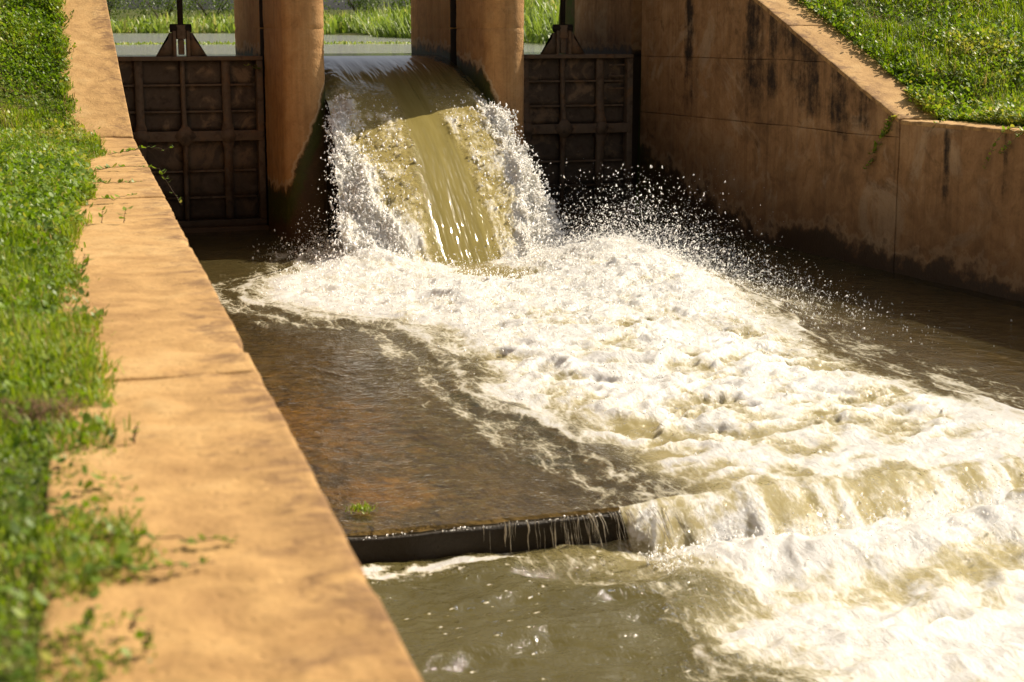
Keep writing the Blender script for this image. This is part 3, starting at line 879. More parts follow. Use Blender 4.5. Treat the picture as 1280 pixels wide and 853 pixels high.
def gate(cx, label, seed):
    r = np.random.default_rng(seed)
    top, mid, bot = -0.325, -1.265, -2.36
    hw = 0.955
    yf, ys = GATE_Y, GATE_Y + 0.105           # front of frame, skin plate
    root = thing('sluice_gate', label, 'sluice gate', (cx, GATE_Y, bot), 'closed sluice gates')
    def P(name, a, b, rr=0.006, mat='steel', n=(1, 1, 1), par=None):
        V, F = box_between(a, b, rr, n); return mk(name, V, F, M[mat], par or root, smooth=False)
    P('top_beam', (cx - hw, yf - 0.03, top - 0.05), (cx + hw, yf + 0.16, top))
    P('bottom_beam', (cx - hw, yf - 0.01, bot), (cx + hw, yf + 0.16, bot + 0.07))
    P('middle_beam', (cx - hw + 0.02, yf - 0.035, mid - 0.065), (cx + hw - 0.02, yf + 0.10, mid + 0.055))
    for s in (-1, 1):
        P('end_post', (cx + s * hw, yf - 0.015, bot + 0.072), (cx + s * (hw - 0.075), yf + 0.15, top - 0.052))
    # vertical ribs: thin at the ends, deepening towards the middle beam, with flared feet
    ribs = (-0.515, 0.0, 0.515)
    for j, rx in enumerate(ribs):
        w = 0.048 if j != 1 else 0.026
        for z0, z1, sg in ((mid + 0.057, top - 0.052, 1), (bot + 0.072, mid - 0.067, -1)):
            zz = np.linspace(z0, z1, 18)
            near = (zz - z0) if sg > 0 else (z1 - zz)
            depth = 0.035 + 0.05 * sstep(0.42, 0.02, near)
            hwid = w * (1 + 0.55 * sstep(0.10, 0.0, near))
            n = len(zz)
            V = np.concatenate([np.stack([cx + rx + hwid * sx, yf + 0.055 - depth * fy + 0.05 * (1 - fy), zz], 1) for sx, fy in ((-1, 1), (1, 1), (1, 0), (-1, 0))])
            F = []
            for q in range(4):
                q2 = (q + 1) % 4
                i = np.arange(n - 1)
                F.append(np.stack([q * n + i, q2 * n + i, q2 * n + i + 1, q * n + i + 1], 1))
            F.append(np.array([[3 * n, 2 * n, n, 0], [n - 1, 2 * n - 1, 3 * n - 1, 4 * n - 1]]))
            mk('vertical_rib', V, np.concatenate(F), M['steel'], root)
    # diamond gusset where the middle rib crosses the beam
    d = 0.115
    V, F, T = prism_xz([(cx - d * 1.15, mid - 0.005), (cx - 0.04, mid - d), (cx + 0.04, mid - d), (cx + d * 1.15, mid - 0.005), (cx + 0.04, mid + d), (cx - 0.04, mid + d)], yf - 0.045, yf - 0.033)
    mk('gusset', V, F, M['steel'], root, T=T)
    for rx in (-0.515, 0.515):
        V, F, T = prism_xz([(cx + rx - 0.10, mid - 0.005), (cx + rx - 0.05, mid - 0.085), (cx + rx + 0.05, mid - 0.085), (cx + rx + 0.10, mid - 0.005), (cx + rx + 0.05, mid + 0.075), (cx + rx - 0.05, mid + 0.075)], yf - 0.043, yf - 0.0345)
        mk('gusset', V, F, M['steel'], root, T=T)
    # horizontal stiffeners and the plate panels between them
    zs = [top - 0.052, top - 0.34, top - 0.655, mid + 0.057]
    zs2 = [mid - 0.067, mid - 0.43, mid - 0.75, bot + 0.072]
    xs = [-hw + 0.077, -0.515, 0.0, 0.515, hw - 0.077]
    for Z in (zs, zs2):
        for a in Z[1:3]:
            for c in range(4):
                P('stiffener', (cx + xs[c] + 0.03, yf + 0.045, a - 0.012), (cx + xs[c + 1] - 0.03, ys + 0.012, a + 0.012), 0.003)
        for a, b in zip(Z[:-1], Z[1:]):
            for c in range(4):
                V, F = box_between((cx + xs[c] + 0.002, ys + r.uniform(-0.004, 0.004), b + 0.002), (cx + xs[c + 1] - 0.002, ys + 0.02, a - 0.002), 0.0, (5, 1, 4))
                fr = V[:, 1] < ys + 0.01
                V[:, 1] += np.where(fr, 0.012 * vn2(V[:, 0] * 5, V[:, 2] * 5, seed), 0)
                mk('skin_panel', V, F, M['skin'], root, smooth=True)
    # lifting bracket: two ears, a clevis block with a pin, and the stem
    br = thing('lifting_bracket', '', '', (cx, yf, top)); del br['label'], br['category']
    br.parent = root; br.location = (0, 0, top - bot)
    for s in (-1, 1):
        V, F, T = prism_xz([(cx + s * 0.30, top + 0.002), (cx + s * 0.10, top + 0.002), (cx + s * 0.10, top + 0.275), (cx + s * 0.135, top + 0.275), (cx + s * 0.155, top + 0.20)], yf + 0.03, yf + 0.065)
        mk('ear', V, F, M['steel'], br, T=T)
        V, F = box_between((cx + s * 0.062, yf - 0.01, top + 0.002), (cx + s * 0.10, yf + 0.11, top + 0.30), 0.006)
        mk('cheek_plate', V, F, M['steel'], br)
    parts = [box_between((cx - 0.055, yf + 0.0, top + 0.20), (cx + 0.055, yf + 0.10, top + 0.37), 0.015),
             box_between((cx - 0.035, yf + 0.02, top + 0.02), (cx + 0.035, yf + 0.08, top + 0.20), 0.01)]
    V, F, T = join(parts); mk('clevis', V, F, M['steel'], br)
    V, F, T = cyl((cx - 0.125, yf + 0.05, top + 0.33), (cx + 0.125, yf + 0.05, top + 0.33), 0.05, n=14); mk('pin', V, F, M['stem'], br, T=T)
    V, F, T = cyl((cx, yf + 0.05, top + 0.36), (cx, yf + 0.05, 1.75), 0.034, n=14); mk('stem', V, F, M['stem'], root, T=T)
    return root


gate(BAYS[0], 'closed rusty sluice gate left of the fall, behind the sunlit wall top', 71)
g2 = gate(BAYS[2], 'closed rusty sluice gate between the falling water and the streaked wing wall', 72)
for zz in (-0.46, -0.60, -0.76):
    V, F = box_between((BAYS[2] + 0.62, GATE_Y - 0.005, zz - 0.009), (BAYS[2] + 0.84, GATE_Y + 0.04, zz + 0.009), 0.003)
    mk('rung', V, F, M['steel'], g2)

# ------------------------------------------------------------------ apron slab and step
ax_ = np.linspace(0, 1, 150); ay_ = np.concatenate([np.linspace(19.9, STEP_Y + 0.02, 210), [STEP_Y + 0.005, STEP_Y]])
zrows = np.linspace(APRON_Z - 0.02, -3.3, 14)
AU, AY = np.meshgrid(ax_, ay_, indexing='ij')
AX = XL(AY) - 0.1 + AU * (XR(AY) - XL(AY) + 0.2)
AZ = APRON_Z + 0.012 * fbm(AX * 0.9, AY * 0.9, 4, 80) + 0.006 * fbm(AX * 6, AY * 6, 3, 81)
AZ = AZ + 0.055 * sstep(1.95, 1.2, AX) * sstep(9.6, 8.0, AY)          # silted dry corner beside the low wall
AZ[:, -1] -= 0.012
AYj = AY.copy(); AYj[:, -1] += 0.012 * fbm(AX[:, -1] * 3, AX[:, -1] * 0, 4, 82); AYj[:, -2] = np.maximum(AYj[:, -2], AYj[:, -1] + 0.004)
top_v = np.stack([AX, AYj, AZ], -1)
fy = STEP_Y + 0.02 * 0
FU, FZ = np.meshgrid(ax_, zrows, indexing='ij')
FX = np.repeat(AX[:, -1][:, None], len(zrows), 1)
FYv = AYj[:, -1][:, None] + 0.015 * fbm(FX * 5, FZ * 6, 4, 83) * sstep(APRON_Z, APRON_Z - 0.05, FZ)
face_v = np.stack([FX, FYv, FZ], -1)
allv = np.concatenate([top_v, face_v], 1)
nn = allv.shape[1]
wetA = np.zeros(allv.shape[:2]); algA = np.zeros_like(wetA)
wetA[:, len(ay_):] = 1.0; algA[:, len(ay_):] = 0.1
wetA[:, len(ay_) - 3:len(ay_)] = 0.75
g_patch = 0.9 * np.exp(-(((AX - 3.2) / 0.7) ** 2 + ((AY - 9.6) / 2.2) ** 2)) + 0.6 * np.exp(-(((AX - 2.0) / 0.35) ** 2 + ((AY - 8.1) / 0.25) ** 2)) + 0.55 * sstep(6.3, 7.5, AX)
algA[:, :len(ay_)] = g_patch
wetA[:, :len(ay_)] = np.maximum(wetA[:, :len(ay_)], 0.20 + 0.36 * g_patch + 0.12 * fbm(AX * 2, AY * 2, 3, 85))
ochA = np.zeros_like(wetA); sndA = np.zeros_like(wetA)
ochA[:, :len(ay_)] = np.maximum(0.75 * np.exp(-(((AX - 2.05) / 0.38) ** 2 + ((AY - 8.35) / 0.55) ** 2)), 0.62 * np.exp(-(((AX - 1.9) / 0.9) ** 2 + ((AY - 10.0) / 1.8) ** 2)))
sndA[:, :len(ay_)] = sstep(0.0, 0.6, (1.80 - AX) * 2.2 + 0.35 * fbm(AX * 3, AY * 2, 3, 131)) * sstep(9.4, 8.4, AY)
o = mk('apron', allv.reshape(-1, 3), grid_faces(150, nn)[:, ::-1], M['apron'], attrs={'wet': wetA.ravel(), 'algae': algA.ravel(), 'ochre': ochA.ravel(), 'sand': sndA.ravel()}, smooth=True)
o['kind'] = 'structure'; o['label'] = 'brown silted concrete apron ending in a dark step'

# ------------------------------------------------------------------ water on the apron
FOAM = [(3.75, 18.2), (3.1, 16.7), (2.65, 15.9), (2.4, 15.05), (2.37, 14.4), (2.76, 13.45), (3.22, 12.65), (3.14, 11.7), (3.12, 10.8), (3.16, 9.8), (3.2, 8.8),
        (3.25, 8.05), (3.3, 7.3), (4.2, 6.5), (7.2, 6.5), (6.7, 7.6), (6.35, 8.5), (6.28, 9.2), (6.15, 10.0), (6.25, 10.9), (6.33, 11.7), (6.6, 12.6), (7.0, 14.4), (7.25, 16.5), (6.6, 17.9)]


def apron_fields(X, Y):
    wx = X + 0.22 * fbm(X * 1.1, Y * 0.9, 3, 90) + 0.08 * fbm(X * 4, Y * 3, 3, 91)
    wy = Y + 0.3 * fbm(X * 1.0 + 9, Y * 0.8, 3, 92)
    sd = poly_sd(wx, wy, FOAM)
    core = sstep(-0.02, 0.45, sd)
    rim = np.exp(-((sd - 0.06) / 0.07) ** 2)
    left_lace = sstep(-0.75, -0.05, sd) * sstep(4.6, 3.2, X)
    right_lace = sstep(-1.1, -0.05, sd) * sstep(5.4, 6.2, X) * sstep(18, 15, Y)
    bandl = 0.5 + 0.5 * np.sin(sd * 22 + 3 * fbm(X * 1.5, Y * 1.5, 3, 94))
    F = np.maximum.reduce([0.34 + 0.50 * core, 0.66 * rim]) * sstep(-0.10, 0.05, sd)
    F = np.maximum(F, left_lace * (0.26 + 0.24 * bandl))
    F = np.maximum(F, right_lace * (0.32 + 0.08 * bandl))
    # streaked texture inside, darker water showing between crests further down
    tex = fbm(X * 2.6, Y * 1.1, 4, 95)
    F = F + (tex * 0.55 - 0.10) * sstep(14.0, 10.0, Y) * (sd > 0.02)
    # the glassy tongue where the fall dives in
    tongue = np.exp(-(((X - 4.98) / 0.42) ** 2 + ((Y - 15.5) / 0.85) ** 2))
    F = F * (1 - 0.95 * sstep(0.25, 0.8, tongue + 0.25 * fbm(X * 3, Y * 3, 3, 97)))
    return sd, np.clip(F, 0, 1.1), tongue, core


NX, NY = 430, 640
u = np.linspace(0, 1, NX); yy = np.linspace(19.9, STEP_Y + 0.03, NY)
U, Y = np.meshgrid(u, yy, indexing='ij')
X = XL(Y) - 0.03 + U * (XR(Y) - XL(Y) + 0.06)
sd, Fo, tongue, core = apron_fields(X, Y)
turb = core * sstep(-0.05, 0.6, sd)
lump = billow(X * 1.9 + 0.5 * fbm(X, Y, 2, 98), Y * 1.3 + 0.5 * fbm(X, Y, 2, 99), 3, 100)
lump2 = billow(X * 7.0, Y * 5.0, 3, 110)
calm = 0.010 * fbm(X * 1.6, Y * 1.2, 4, 120) + 0.012 * ridged(X * 5 + fbm(X, Y, 2, 123), Y * 6 + fbm(X, Y, 2, 124), 3, 121)
boil = 0.30 * np.exp(-(((X - 5.9) / 0.75) ** 2 + ((Y - 13.9) / 1.5) ** 2)) + 0.22 * np.exp(-(((X - 6.35) / 0.55) ** 2 + ((Y - 15.6) / 0.9) ** 2)) \
    + 0.16 * np.exp(-(((X - 4.3) / 0.5) ** 2 + ((Y - 14.2) / 0.7) ** 2)) + 0.14 * np.exp(-(((X - 3.9) / 0.35) ** 2 + ((Y - 16.2) / 0.8) ** 2)) + 0.10 * np.exp(-(((X - 4.7) / 1.0) ** 2 + ((Y - 11.5) / 2.0) ** 2))
fade = sstep(STEP_Y, STEP_Y + 1.5, Y)
chop = ridged(X * 3.0 + 0.7 * fbm(X * 1.5, Y * 1.5, 2, 101), Y * 5.0 + 0.8 * fbm(X * 1.5, Y * 1.5, 2, 102), 3, 103, 0.58)
chop2 = ridged(X * 8, Y * 11, 2, 107)
up_ = sstep(10.5, 13.5, Y)
Z = WATER_Z + calm + turb * ((0.07 - 0.02 * up_) * (lump - 0.32) + 0.12 * (1 - 0.45 * up_) * (0.3 + 0.7 * sstep(7.6, 8.8, Y)) * (chop - 0.62) + 0.030 * (chop2 - 0.6) + 0.03) + boil * (0.75 + 0.25 * (lump - 0.3) + 0.35 * (chop - 0.6)) - 0.10 * tongue
Fo = np.clip(Fo + turb * 1.3 * (chop - 0.62) * (1 - 0.6 * up_), 0, 1.1)
Z = Z + 0.030 * np.exp(-((sd - 0.10) / 0.12) ** 2)
q = sstep(2.55, 4.1, X + 0.2 * fbm(X * 3, Y * 0.6, 3, 130))       # share of the flow that shoots over the step
film_z = APRON_Z + 0.022 + calm * 0.7
Z = np.where(Y < 10.5, Z * sstep(7.6, 10.5, Y) + (film_z * (1 - q) + Z * q) * (1 - sstep(7.6, 10.5, Y)), Z)
cover = 1 - sstep(0.0, 0.9, (1.78 - X) * 1.8 + 0.5 * fbm(X * 3, Y * 2, 3, 131)) * sstep(9.6, 8.3, Y)
deep = np.clip(sstep(11.0, 17.0, Y) * 0.7 + 0.30 * sstep(2.3, 3.4, X) + 0.2 * fbm(X, Y, 3, 132), 0, 1)
# nappe over the step: rows that leave the edge and drop into the pool
nr = 26
t = np.linspace(0, 1, nr + 1)[1:]
xe = X[:, -1]; ze = Z[:, -1]; qe = q[:, -1]
throw = 0.03 + 0.46 * qe ** 1.3 + 0.10 * fbm(xe * 3, xe * 0, 3, 140) * qe
lumpn = ridged(xe[:, None] * 7.0 + 0.7 * t[None] + 1.5 * fbm(xe * 2, xe * 0, 2, 144)[:, None], t[None] * 1.6 + 0.6 * fbm(xe * 2, xe * 0, 2, 142)[:, None], 4, 141, 0.65) - 0.25
NYv = (STEP_Y + 0.03) - throw[:, None] * t[None]
NZv = ze[:, None] - (0.34 * t[None] ** (1.7)) * (0.4 + 0.6 * qe[:, None]) - 0.05 * (1 - qe[:, None]) * t[None] + 0.02 * (lumpn - 0.3) * qe[:, None] * np.minimum(1, t[None] * 4)
NFo = np.clip(0.30 + Fo[:, -1][:, None] * 0.35 + 1.0 * (lumpn - 0.34) + 0.40 * t[None] ** 2 * qe[:, None], 0, 1) * sstep(0.02, 0.3, qe)[:, None]
cov_n = sstep(0.10, 0.55, qe[:, None] + 0.34 * fbm(xe[:, None] * 15 + 0 * t, t[None] * 1.1 + 0 * xe[:, None], 3, 143) - 0.12 * t[None] * (1 - qe[:, None]))
VX = np.concatenate([X, np.repeat(xe[:, None], nr, 1) + 0.15 * t[None] * qe[:, None] * 0], 1)
VY = np.concatenate([Y, NYv], 1); VZ = np.concatenate([Z, NZv], 1)
FF = np.concatenate([Fo, NFo], 1); CC = np.concatenate([cover, cov_n], 1)
DD = np.concatenate([np.maximum(deep, core), np.ones_like(NYv)], 1)
GG = np.concatenate([0.75 * core, np.repeat((0.1 + 0.85 * sstep(0.1, 0.6, qe))[:, None], nr, 1)], 1)
o = mk('apron_water', np.stack([VX, VY, VZ], -1).reshape(-1, 3), grid_faces(NX, NY + nr)[:, ::-1], M['apron_water'],
       attrs={'foam': FF.ravel(), 'cover': CC.ravel(), 'deep': DD.ravel(), 'gold': GG.ravel()}, smooth=True)
o['kind'] = 'structure'; o['label'] = 'white foaming water racing across the shallow brown apron and over the step'
APR = (X, Y, Z, Fo, turb)

# ------------------------------------------------------------------ the pool below the step
NX2, NY2 = 520, 330
u = np.linspace(0, 1, NX2); yy = np.concatenate([np.linspace(STEP_Y - 0.012, 4.6, 270), np.linspace(4.55, -5.0, 60)])
U, Y = np.meshgrid(u, yy, indexing='ij')
X = XL(Y) - 0.03 + U * (XR(Y) - XL(Y) + 0.06)
wx = X + 0.18 * fbm(X * 1.6, Y * 1.6, 3, 150); wy = Y + 0.18 * fbm(X * 1.6, Y * 1.6 + 20, 3, 151)
PF = [(2.15, 7.9), (2.25, 7.42), (2.75, 7.22), (2.9, 7.0), (3.05, 6.75), (2.85, 6.4), (2.8, 5.9), (2.95, 5.3), (3.4, 4.0), (3.6, 0), (9, -2), (9, 7.9)]
sd = poly_sd(wx, wy, PF)
core = sstep(0.0, 0.55, sd)
hit = np.exp(-((Y - (STEP_Y - 0.50)) / 0.22) ** 2) * sstep(3.0, 3.9, X)
swirl = fbm(wx * 1.6 + 1.3 * fbm(X * 1.2, Y * 1.2, 3, 155), wy * 2.2 + 1.3 * fbm(X * 1.2 + 8, Y * 1.2, 3, 157), 4, 152)
F2 = sstep(-0.30, 0.30, sd) * (0.30 + 0.40 * core + 0.62 * swirl) + 0.5 * hit * (0.7 + 0.5 * swirl)
F2 = np.maximum(F2, 0.9 * sstep(4.4, 5.2, X) * sstep(6.0, 6.8, Y) * (0.75 + 0.4 * swirl))
F2 = np.maximum(F2, 0.42 * np.exp(-((sd - 0.04) / 0.06) ** 2) * sstep(2.2, 2.7, X))
# floating scum and bubbles in the quiet corner below the step face
scum = np.maximum(0, fbm(X * 3.2, Y * 7.5, 4, 156) - 0.02) * np.exp(-((Y - 7.44) / 0.09) ** 2) * sstep(3.0, 2.4, X) * 3.0
F2 = np.maximum(F2, scum)
for bx_, by_ in zip(rng.uniform(1.1, 3.2, 110), 7.45 - np.abs(rng.normal(0, 0.7, 110))):
    rr = rng.uniform(0.005, 0.015) * (1.6 if by_ > 7.3 else 1.0)
    m = (np.abs(X - bx_) < 0.06) & (np.abs(Y - by_) < 0.06)
    if m.any(): F2[m] = np.maximum(F2[m], 0.85 * np.exp(-(((X[m] - bx_) / rr) ** 2 + ((Y[m] - by_) / (rr * 0.8)) ** 2)))
F2 = np.clip(F2, 0, 1.1)
lump = ridged(X * 2.4 + 0.7 * fbm(X * 1.3, Y * 1.3, 2, 163), Y * 2.8 + 0.7 * fbm(X * 1.3, Y * 1.3 + 5, 2, 164), 3, 160, 0.45) - 0.30
waves = 0.085 * fbm(X * 1.3, Y * 2.6, 4, 161) + 0.022 * ridged(X * 5 + fbm(X, Y, 2, 166), Y * 9, 3, 162)
Z = POOL_Z + waves + sstep(0, 0.6, sd) * (0.10 * (lump - 0.3) + 0.03 * (billow(X * 8, Y * 8, 3, 165) - 0.3)) + 0.08 * hit * (0.6 + lump) + 0.07 * sstep(4.6, 5.6, X) * sstep(5.2, 6.6, Y)
Z = Z + 0.035 * np.exp(-((sd - 0.08) / 0.14) ** 2) * sstep(2.6, 3.0, X)
o = mk('pool_water', np.stack([X, Y, Z], -1).reshape(-1, 3), grid_faces(NX2, NY2)[:, ::-1], M['pool_water'], attrs={'foam': F2.ravel(), 'gold': (0.95 * sstep(-0.1, 0.7, sd) + 0.3 * hit).clip(0, 1.0).ravel()}, smooth=True)
o['kind'] = 'structure'; o['label'] = 'olive pool water below the step, churned to cream foam on the right'

# ------------------------------------------------------------------ the fall
NU, NS = 260, 420
CX = BAYS[1]
s = np.linspace(0, 1, NS); yy = 22.5 - 7.0 * s
UU, Y = np.meshgrid(np.linspace(-1, 1, NU), yy, indexing='ij')
free = sstep(18.9, 16.4, Y)
half_l = 0.962 + 0.30 * free; half_r = 0.962 + 0.22 * free
X = CX + np.where(UU < 0, UU * half_l, UU * half_r)
Zc = fall_z(Y)
edge = np.where(UU < 0, -UU, UU)
# rough outer thirds below the lip, smooth tongue in the middle
a = sstep(0.22, 0.38, np.where(UU < 0, -UU + 0.02, UU + 0.06) + 0.10 * fbm(X * 3, Y * 0.7, 3, 170)) * sstep(19.1, 18.2, Y)
outer = sstep(0.64, 0.86, edge + 0.22 * sstep(17.9, 16.4, Y) + 0.10 * fbm(X * 3, Y * 2, 3, 171)) * sstep(18.95, 18.3, Y)
low = sstep(17.4, 16.2, Y)
lum = billow(X * 3.2, Y * 2.6, 4, 172); lum2 = billow(X * 9, Y * 7, 3, 175)
st = fbm(X * 9, Y * 0.5, 3, 176)
disp = 0.010 * st * sstep(20.5, 19, Y) + a * (0.07 * (lum - 0.3) + 0.03 * (lum2 - 0.3)) + outer * (0.24 * (lum - 0.3) + 0.14 * (ridged(X * 8, Y * 6, 3, 177) - 0.6))
# side curl at the pier noses, lower water along the piers near the lip
dip = -0.10 * sstep(0.62, 1.0, edge) * sstep(20.8, 19.6, Y) * sstep(17.8, 18.6, Y) + 0.05 * np.exp(-((edge - 0.80) / 0.1) ** 2) * sstep(20.2, 19.2, Y) * sstep(18.0, 18.8, Y)
dip = dip + sstep(0.55, 1.0, edge) * sstep(20.6, 19.5, Y) * sstep(18.2, 19.2, Y) * 0.06 * (billow(X * 5, Y * 3, 4, 178) - 0.5)
bulge = -0.20 * edge ** 2.5 * free
slope = 0.224 * np.maximum(0, 20.55 - Y)
nrm = np.stack([0 * slope, -slope / np.sqrt(1 + slope ** 2), 1 / np.sqrt(1 + slope ** 2)], -1)
X = X + np.where(edge > 0.9, np.sign(UU) * 0.12 * (lum - 0.4) * outer * (Y < 18.6), 0)
X = np.where(Y > 18.62, np.clip(X, PIERS[0] + PHW - 0.02, PIERS[1] - PHW + 0.02), X)
P = np.stack([X, Y, Zc + dip + bulge], -1) + nrm * disp[..., None]
Ff = np.clip(0.42 * a + 0.58 * outer + 0.42 * low * a + 1.1 * (lum - 0.33) * a + 0.34 * np.exp(-((edge - 0.84) / 0.1) ** 2) * sstep(20.0, 19.2, Y) * sstep(18.2, 18.9, Y), 0, 1.05)
dk = sstep(18.6, 20.0, Y)
o = mk('waterfall', P.reshape(-1, 3), grid_faces(NU, NS)[:, ::-1], M['fall'], attrs={'foam': Ff.ravel(), 'rough': a.ravel(), 'dark': dk.ravel()}, smooth=True)
o['kind'] = 'structure'; o['label'] = 'sheet of olive yellow water falling between the piers with white broken sides'
FALL = (P, a, outer, edge)

# ------------------------------------------------------------------ spray, froth blobs and dribbles
OCT = np.array([(1, 1, 1), (1, -1, -1), (-1, 1, -1), (-1, -1, 1)], float) * 0.8
OCT_T = np.array([(0, 1, 2), (0, 3, 1), (0, 2, 3), (1, 3, 2)])


def blobs(name, C, R, mat, label, jitter=0.25):
    n = len(C)
    sc = R[:, None, None] * (1 + jitter * rng.uniform(-1, 1, (n, 4, 1)))
    vel = rng.normal(0, 1, (n, 1, 3)) * np.array([0.5, 0.4, 1.0]); vel /= np.linalg.norm(vel, axis=2, keepdims=True)
    along = (OCT[None] * vel).sum(2, keepdims=True)
    V = C[:, None] + (OCT[None] + along * vel * rng.uniform(0, 1.6, (n, 1, 1))) * sc
    T = (OCT_T[None] + 4 * np.arange(n)[:, None, None]).reshape(-1, 3)
    o = mk(name, V.reshape(-1, 3), None, mat, T=T)
    o['kind'] = 'stuff'; o['label'] = label
    return o


# plume thrown up where the fall hits the apron
def plume(n, cx, cy, sx, sy, h, zr=WATER_Z, tilt=0.0):
    x = rng.normal(cx, sx, n); y = rng.normal(cy, sy, n)
    z = zr + rng.exponential(h, n) * np.exp(-0.5 * (((x - cx) / (1.6 * sx)) ** 2 + ((y - cy) / (1.6 * sy)) ** 2)) + 0.03
    return np.stack([x + tilt * (z - zr), y, z], 1)


C = np.concatenate([plume(24000, 6.35, 15.3, 0.45, 0.75, 0.24), plume(6000, 6.9, 15.4, 0.4, 0.8, 0.20, tilt=0.3), plume(16000, 5.95, 14.1, 0.6, 1.0, 0.16),
                    plume(3500, 3.65, 17.0, 0.25, 0.5, 0.14), plume(2500, 6.3, 17.2, 0.35, 0.4, 0.2), plume(2000, 6.9, 13.2, 0.3, 1.0, 0.08)])
R = np.clip(rng.lognormal(math.log(0.0020), 0.70, len(C)), 0.0008, 0.009)
ok = (C[:, 2] < -1.35) & (C[:, 0] < XR(C[:, 1]) - 0.05)
blobs('spray_droplets', C[ok], R[ok], M['spray'], 'white droplets of spray thrown up beside the fall')

# froth along the broken sides of the fall and across the boil
P, a, outer, edge = FALL
w = ((outer + 0.16 * a) * (0.25 + sstep(18.9, 17.5, P[..., 1]))).ravel(); w = w / w.sum()
NA = 20000
idx = rng.choice(len(w), NA, p=w)
C1 = P.reshape(-1, 3)[idx] + rng.normal(0, 0.028, (NA, 3)) + np.stack([np.sign(P.reshape(-1, 3)[idx][:, 0] - CX) * np.abs(rng.normal(0, 0.05, NA)), 0 * idx, 0 * idx], 1)
R1 = np.clip(rng.lognormal(math.log(0.0048), 0.55, len(C1)), 0.002, 0.016)
okf = (C1[:, 1] < 18.6)
Xa, Ya, Za, Fa, Ta = APR
w = (Ta * Fa * (0.15 + sstep(10.5, 13.5, Ya)) * sstep(STEP_Y, 8.5, Ya)).ravel(); w = w / w.sum()
NB = 12000
idx = rng.choice(len(w), NB, p=w)
C2 = np.stack([Xa.ravel()[idx], Ya.ravel()[idx], Za.ravel()[idx]], 1) + np.stack([rng.normal(0, 0.02, NB), rng.normal(0, 0.02, NB), np.abs(rng.normal(0, 0.045, NB)) * (0.3 + sstep(11, 13.5, Ya.ravel()[idx]))], 1)
R2 = np.clip(rng.lognormal(math.log(0.0032), 0.5, len(C2)), 0.0015, 0.009)
n3 = 9000
x3 = rng.uniform(3.1, 7.5, n3); y3 = STEP_Y - 0.42 + rng.normal(0, 0.16, n3) * (0.6 + 0.4 * sstep(3.2, 4.5, x3))
C3 = np.stack([x3, y3, POOL_Z + 0.03 + np.abs(rng.normal(0, 0.07, n3)) * (0.35 + sstep(3.2, 4.5, x3))], 1)
R3 = np.clip(rng.lognormal(math.log(0.0022), 0.6, n3), 0.0008, 0.007)
blobs('froth', np.concatenate([C1[okf], C2, C3]), np.concatenate([R1[okf], R2, R3]), M['spray'], 'white froth flying off the broken water')

parts = []
for x in np.sort(np.concatenate([rng.uniform(2.35, 2.8, 9), rng.normal(2.98, 0.2, 75)])):
    y0 = STEP_Y - 0.012; n = 16
    t0 = 0.0 if rng.random() < 0.6 else rng.uniform(0, 0.5)
    tt = np.linspace(t0, min(1.0, t0 + rng.uniform(0.35, 1.0)), n)
    th = 0.02 + 0.20 * sstep(2.6, 3.5, x) * rng.uniform(0.3, 1.3)
    px_ = x + rng.uniform(0.0, 0.10) * sstep(2.5, 3.2, x) * tt + 0.004 * vn2(tt * 5, tt * 0 + x * 50, 3)
    rad = (0.0012 + 0.0065 * rng.random() ** 3) * np.sin(np.linspace(0.25, math.pi - 0.1, n)) * (0.35 + 1.1 * np.abs(vn2(tt * 11, tt * 0 + x * 31, 5)))
    parts.append(tube(np.stack([px_, y0 - 0.012 - th * tt, APRON_Z + 0.03 - 0.23 * tt ** 1.6], 1), rad, 5))
V, F, T = join(parts)
o = mk('water_trickles', V, F, M['dribble'], smooth=True); o['kind'] = 'stuff'; o['label'] = 'thin trickles of water running off the dark step'

nb_ = 120  # white drops that stand in for glints on the wet lip
xb = rng.uniform(1.75, 3.5, nb_)
blobs('lip_glint_drops', np.stack([xb, STEP_Y - 0.004 + 0.012 * fbm(xb * 3, xb * 0, 4, 82) + rng.normal(0, 0.004, nb_), APRON_Z + rng.uniform(0.0, 0.02, nb_)], 1),
      rng.uniform(0.001, 0.004, nb_), M['spray'], 'white drops placed as glints along the lip of the step')

# ------------------------------------------------------------------ plants


def leaves(P, D, S, L, W, bend, tint, blade):
    """blade: 5-vertex grass blades; else 6-vertex folded oval leaves.  P base, D growth direction, S side"""
    n = len(P)
    L = L[:, None]; W = W[:, None]; up = np.array([0, 0, 1.0])
    if blade:
        mid = P + D * L * 0.55 + up * 0
        tip = P + D * L * (1 - 0.15 * bend[:, None]) - up * (bend[:, None] * L * 0.45)
        V = np.stack([P - S * W * 0.5, P + S * W * 0.5, mid + S * W * 0.42, mid - S * W * 0.42, tip], 1)
        T = np.array([(0, 1, 2), (0, 2, 3), (3, 2, 4)])
    else:
        N = np.cross(S, D)
        V = np.stack([P, P + D * L * 0.33 + S * W * 0.5 + N * W * 0.18, P + D * L * 0.70 + S * W * 0.36 + N * W * 0.12 - up * bend[:, None] * L * 0.1,
                      P + D * L - up * bend[:, None] * L * 0.3, P + D * L * 0.70 - S * W * 0.36 + N * W * 0.12 - up * bend[:, None] * L * 0.1,
                      P + D * L * 0.33 - S * W * 0.5 + N * W * 0.18], 1)
        T = np.array([(0, 1, 5), (1, 2, 4), (1, 4, 5), (2, 3, 4)])
    m = V.shape[1]
    TT = (T[None] + m * np.arange(n)[:, None, None]).reshape(-1, 3)
    return V.reshape(-1, 3), TT, np.repeat(tint, m)


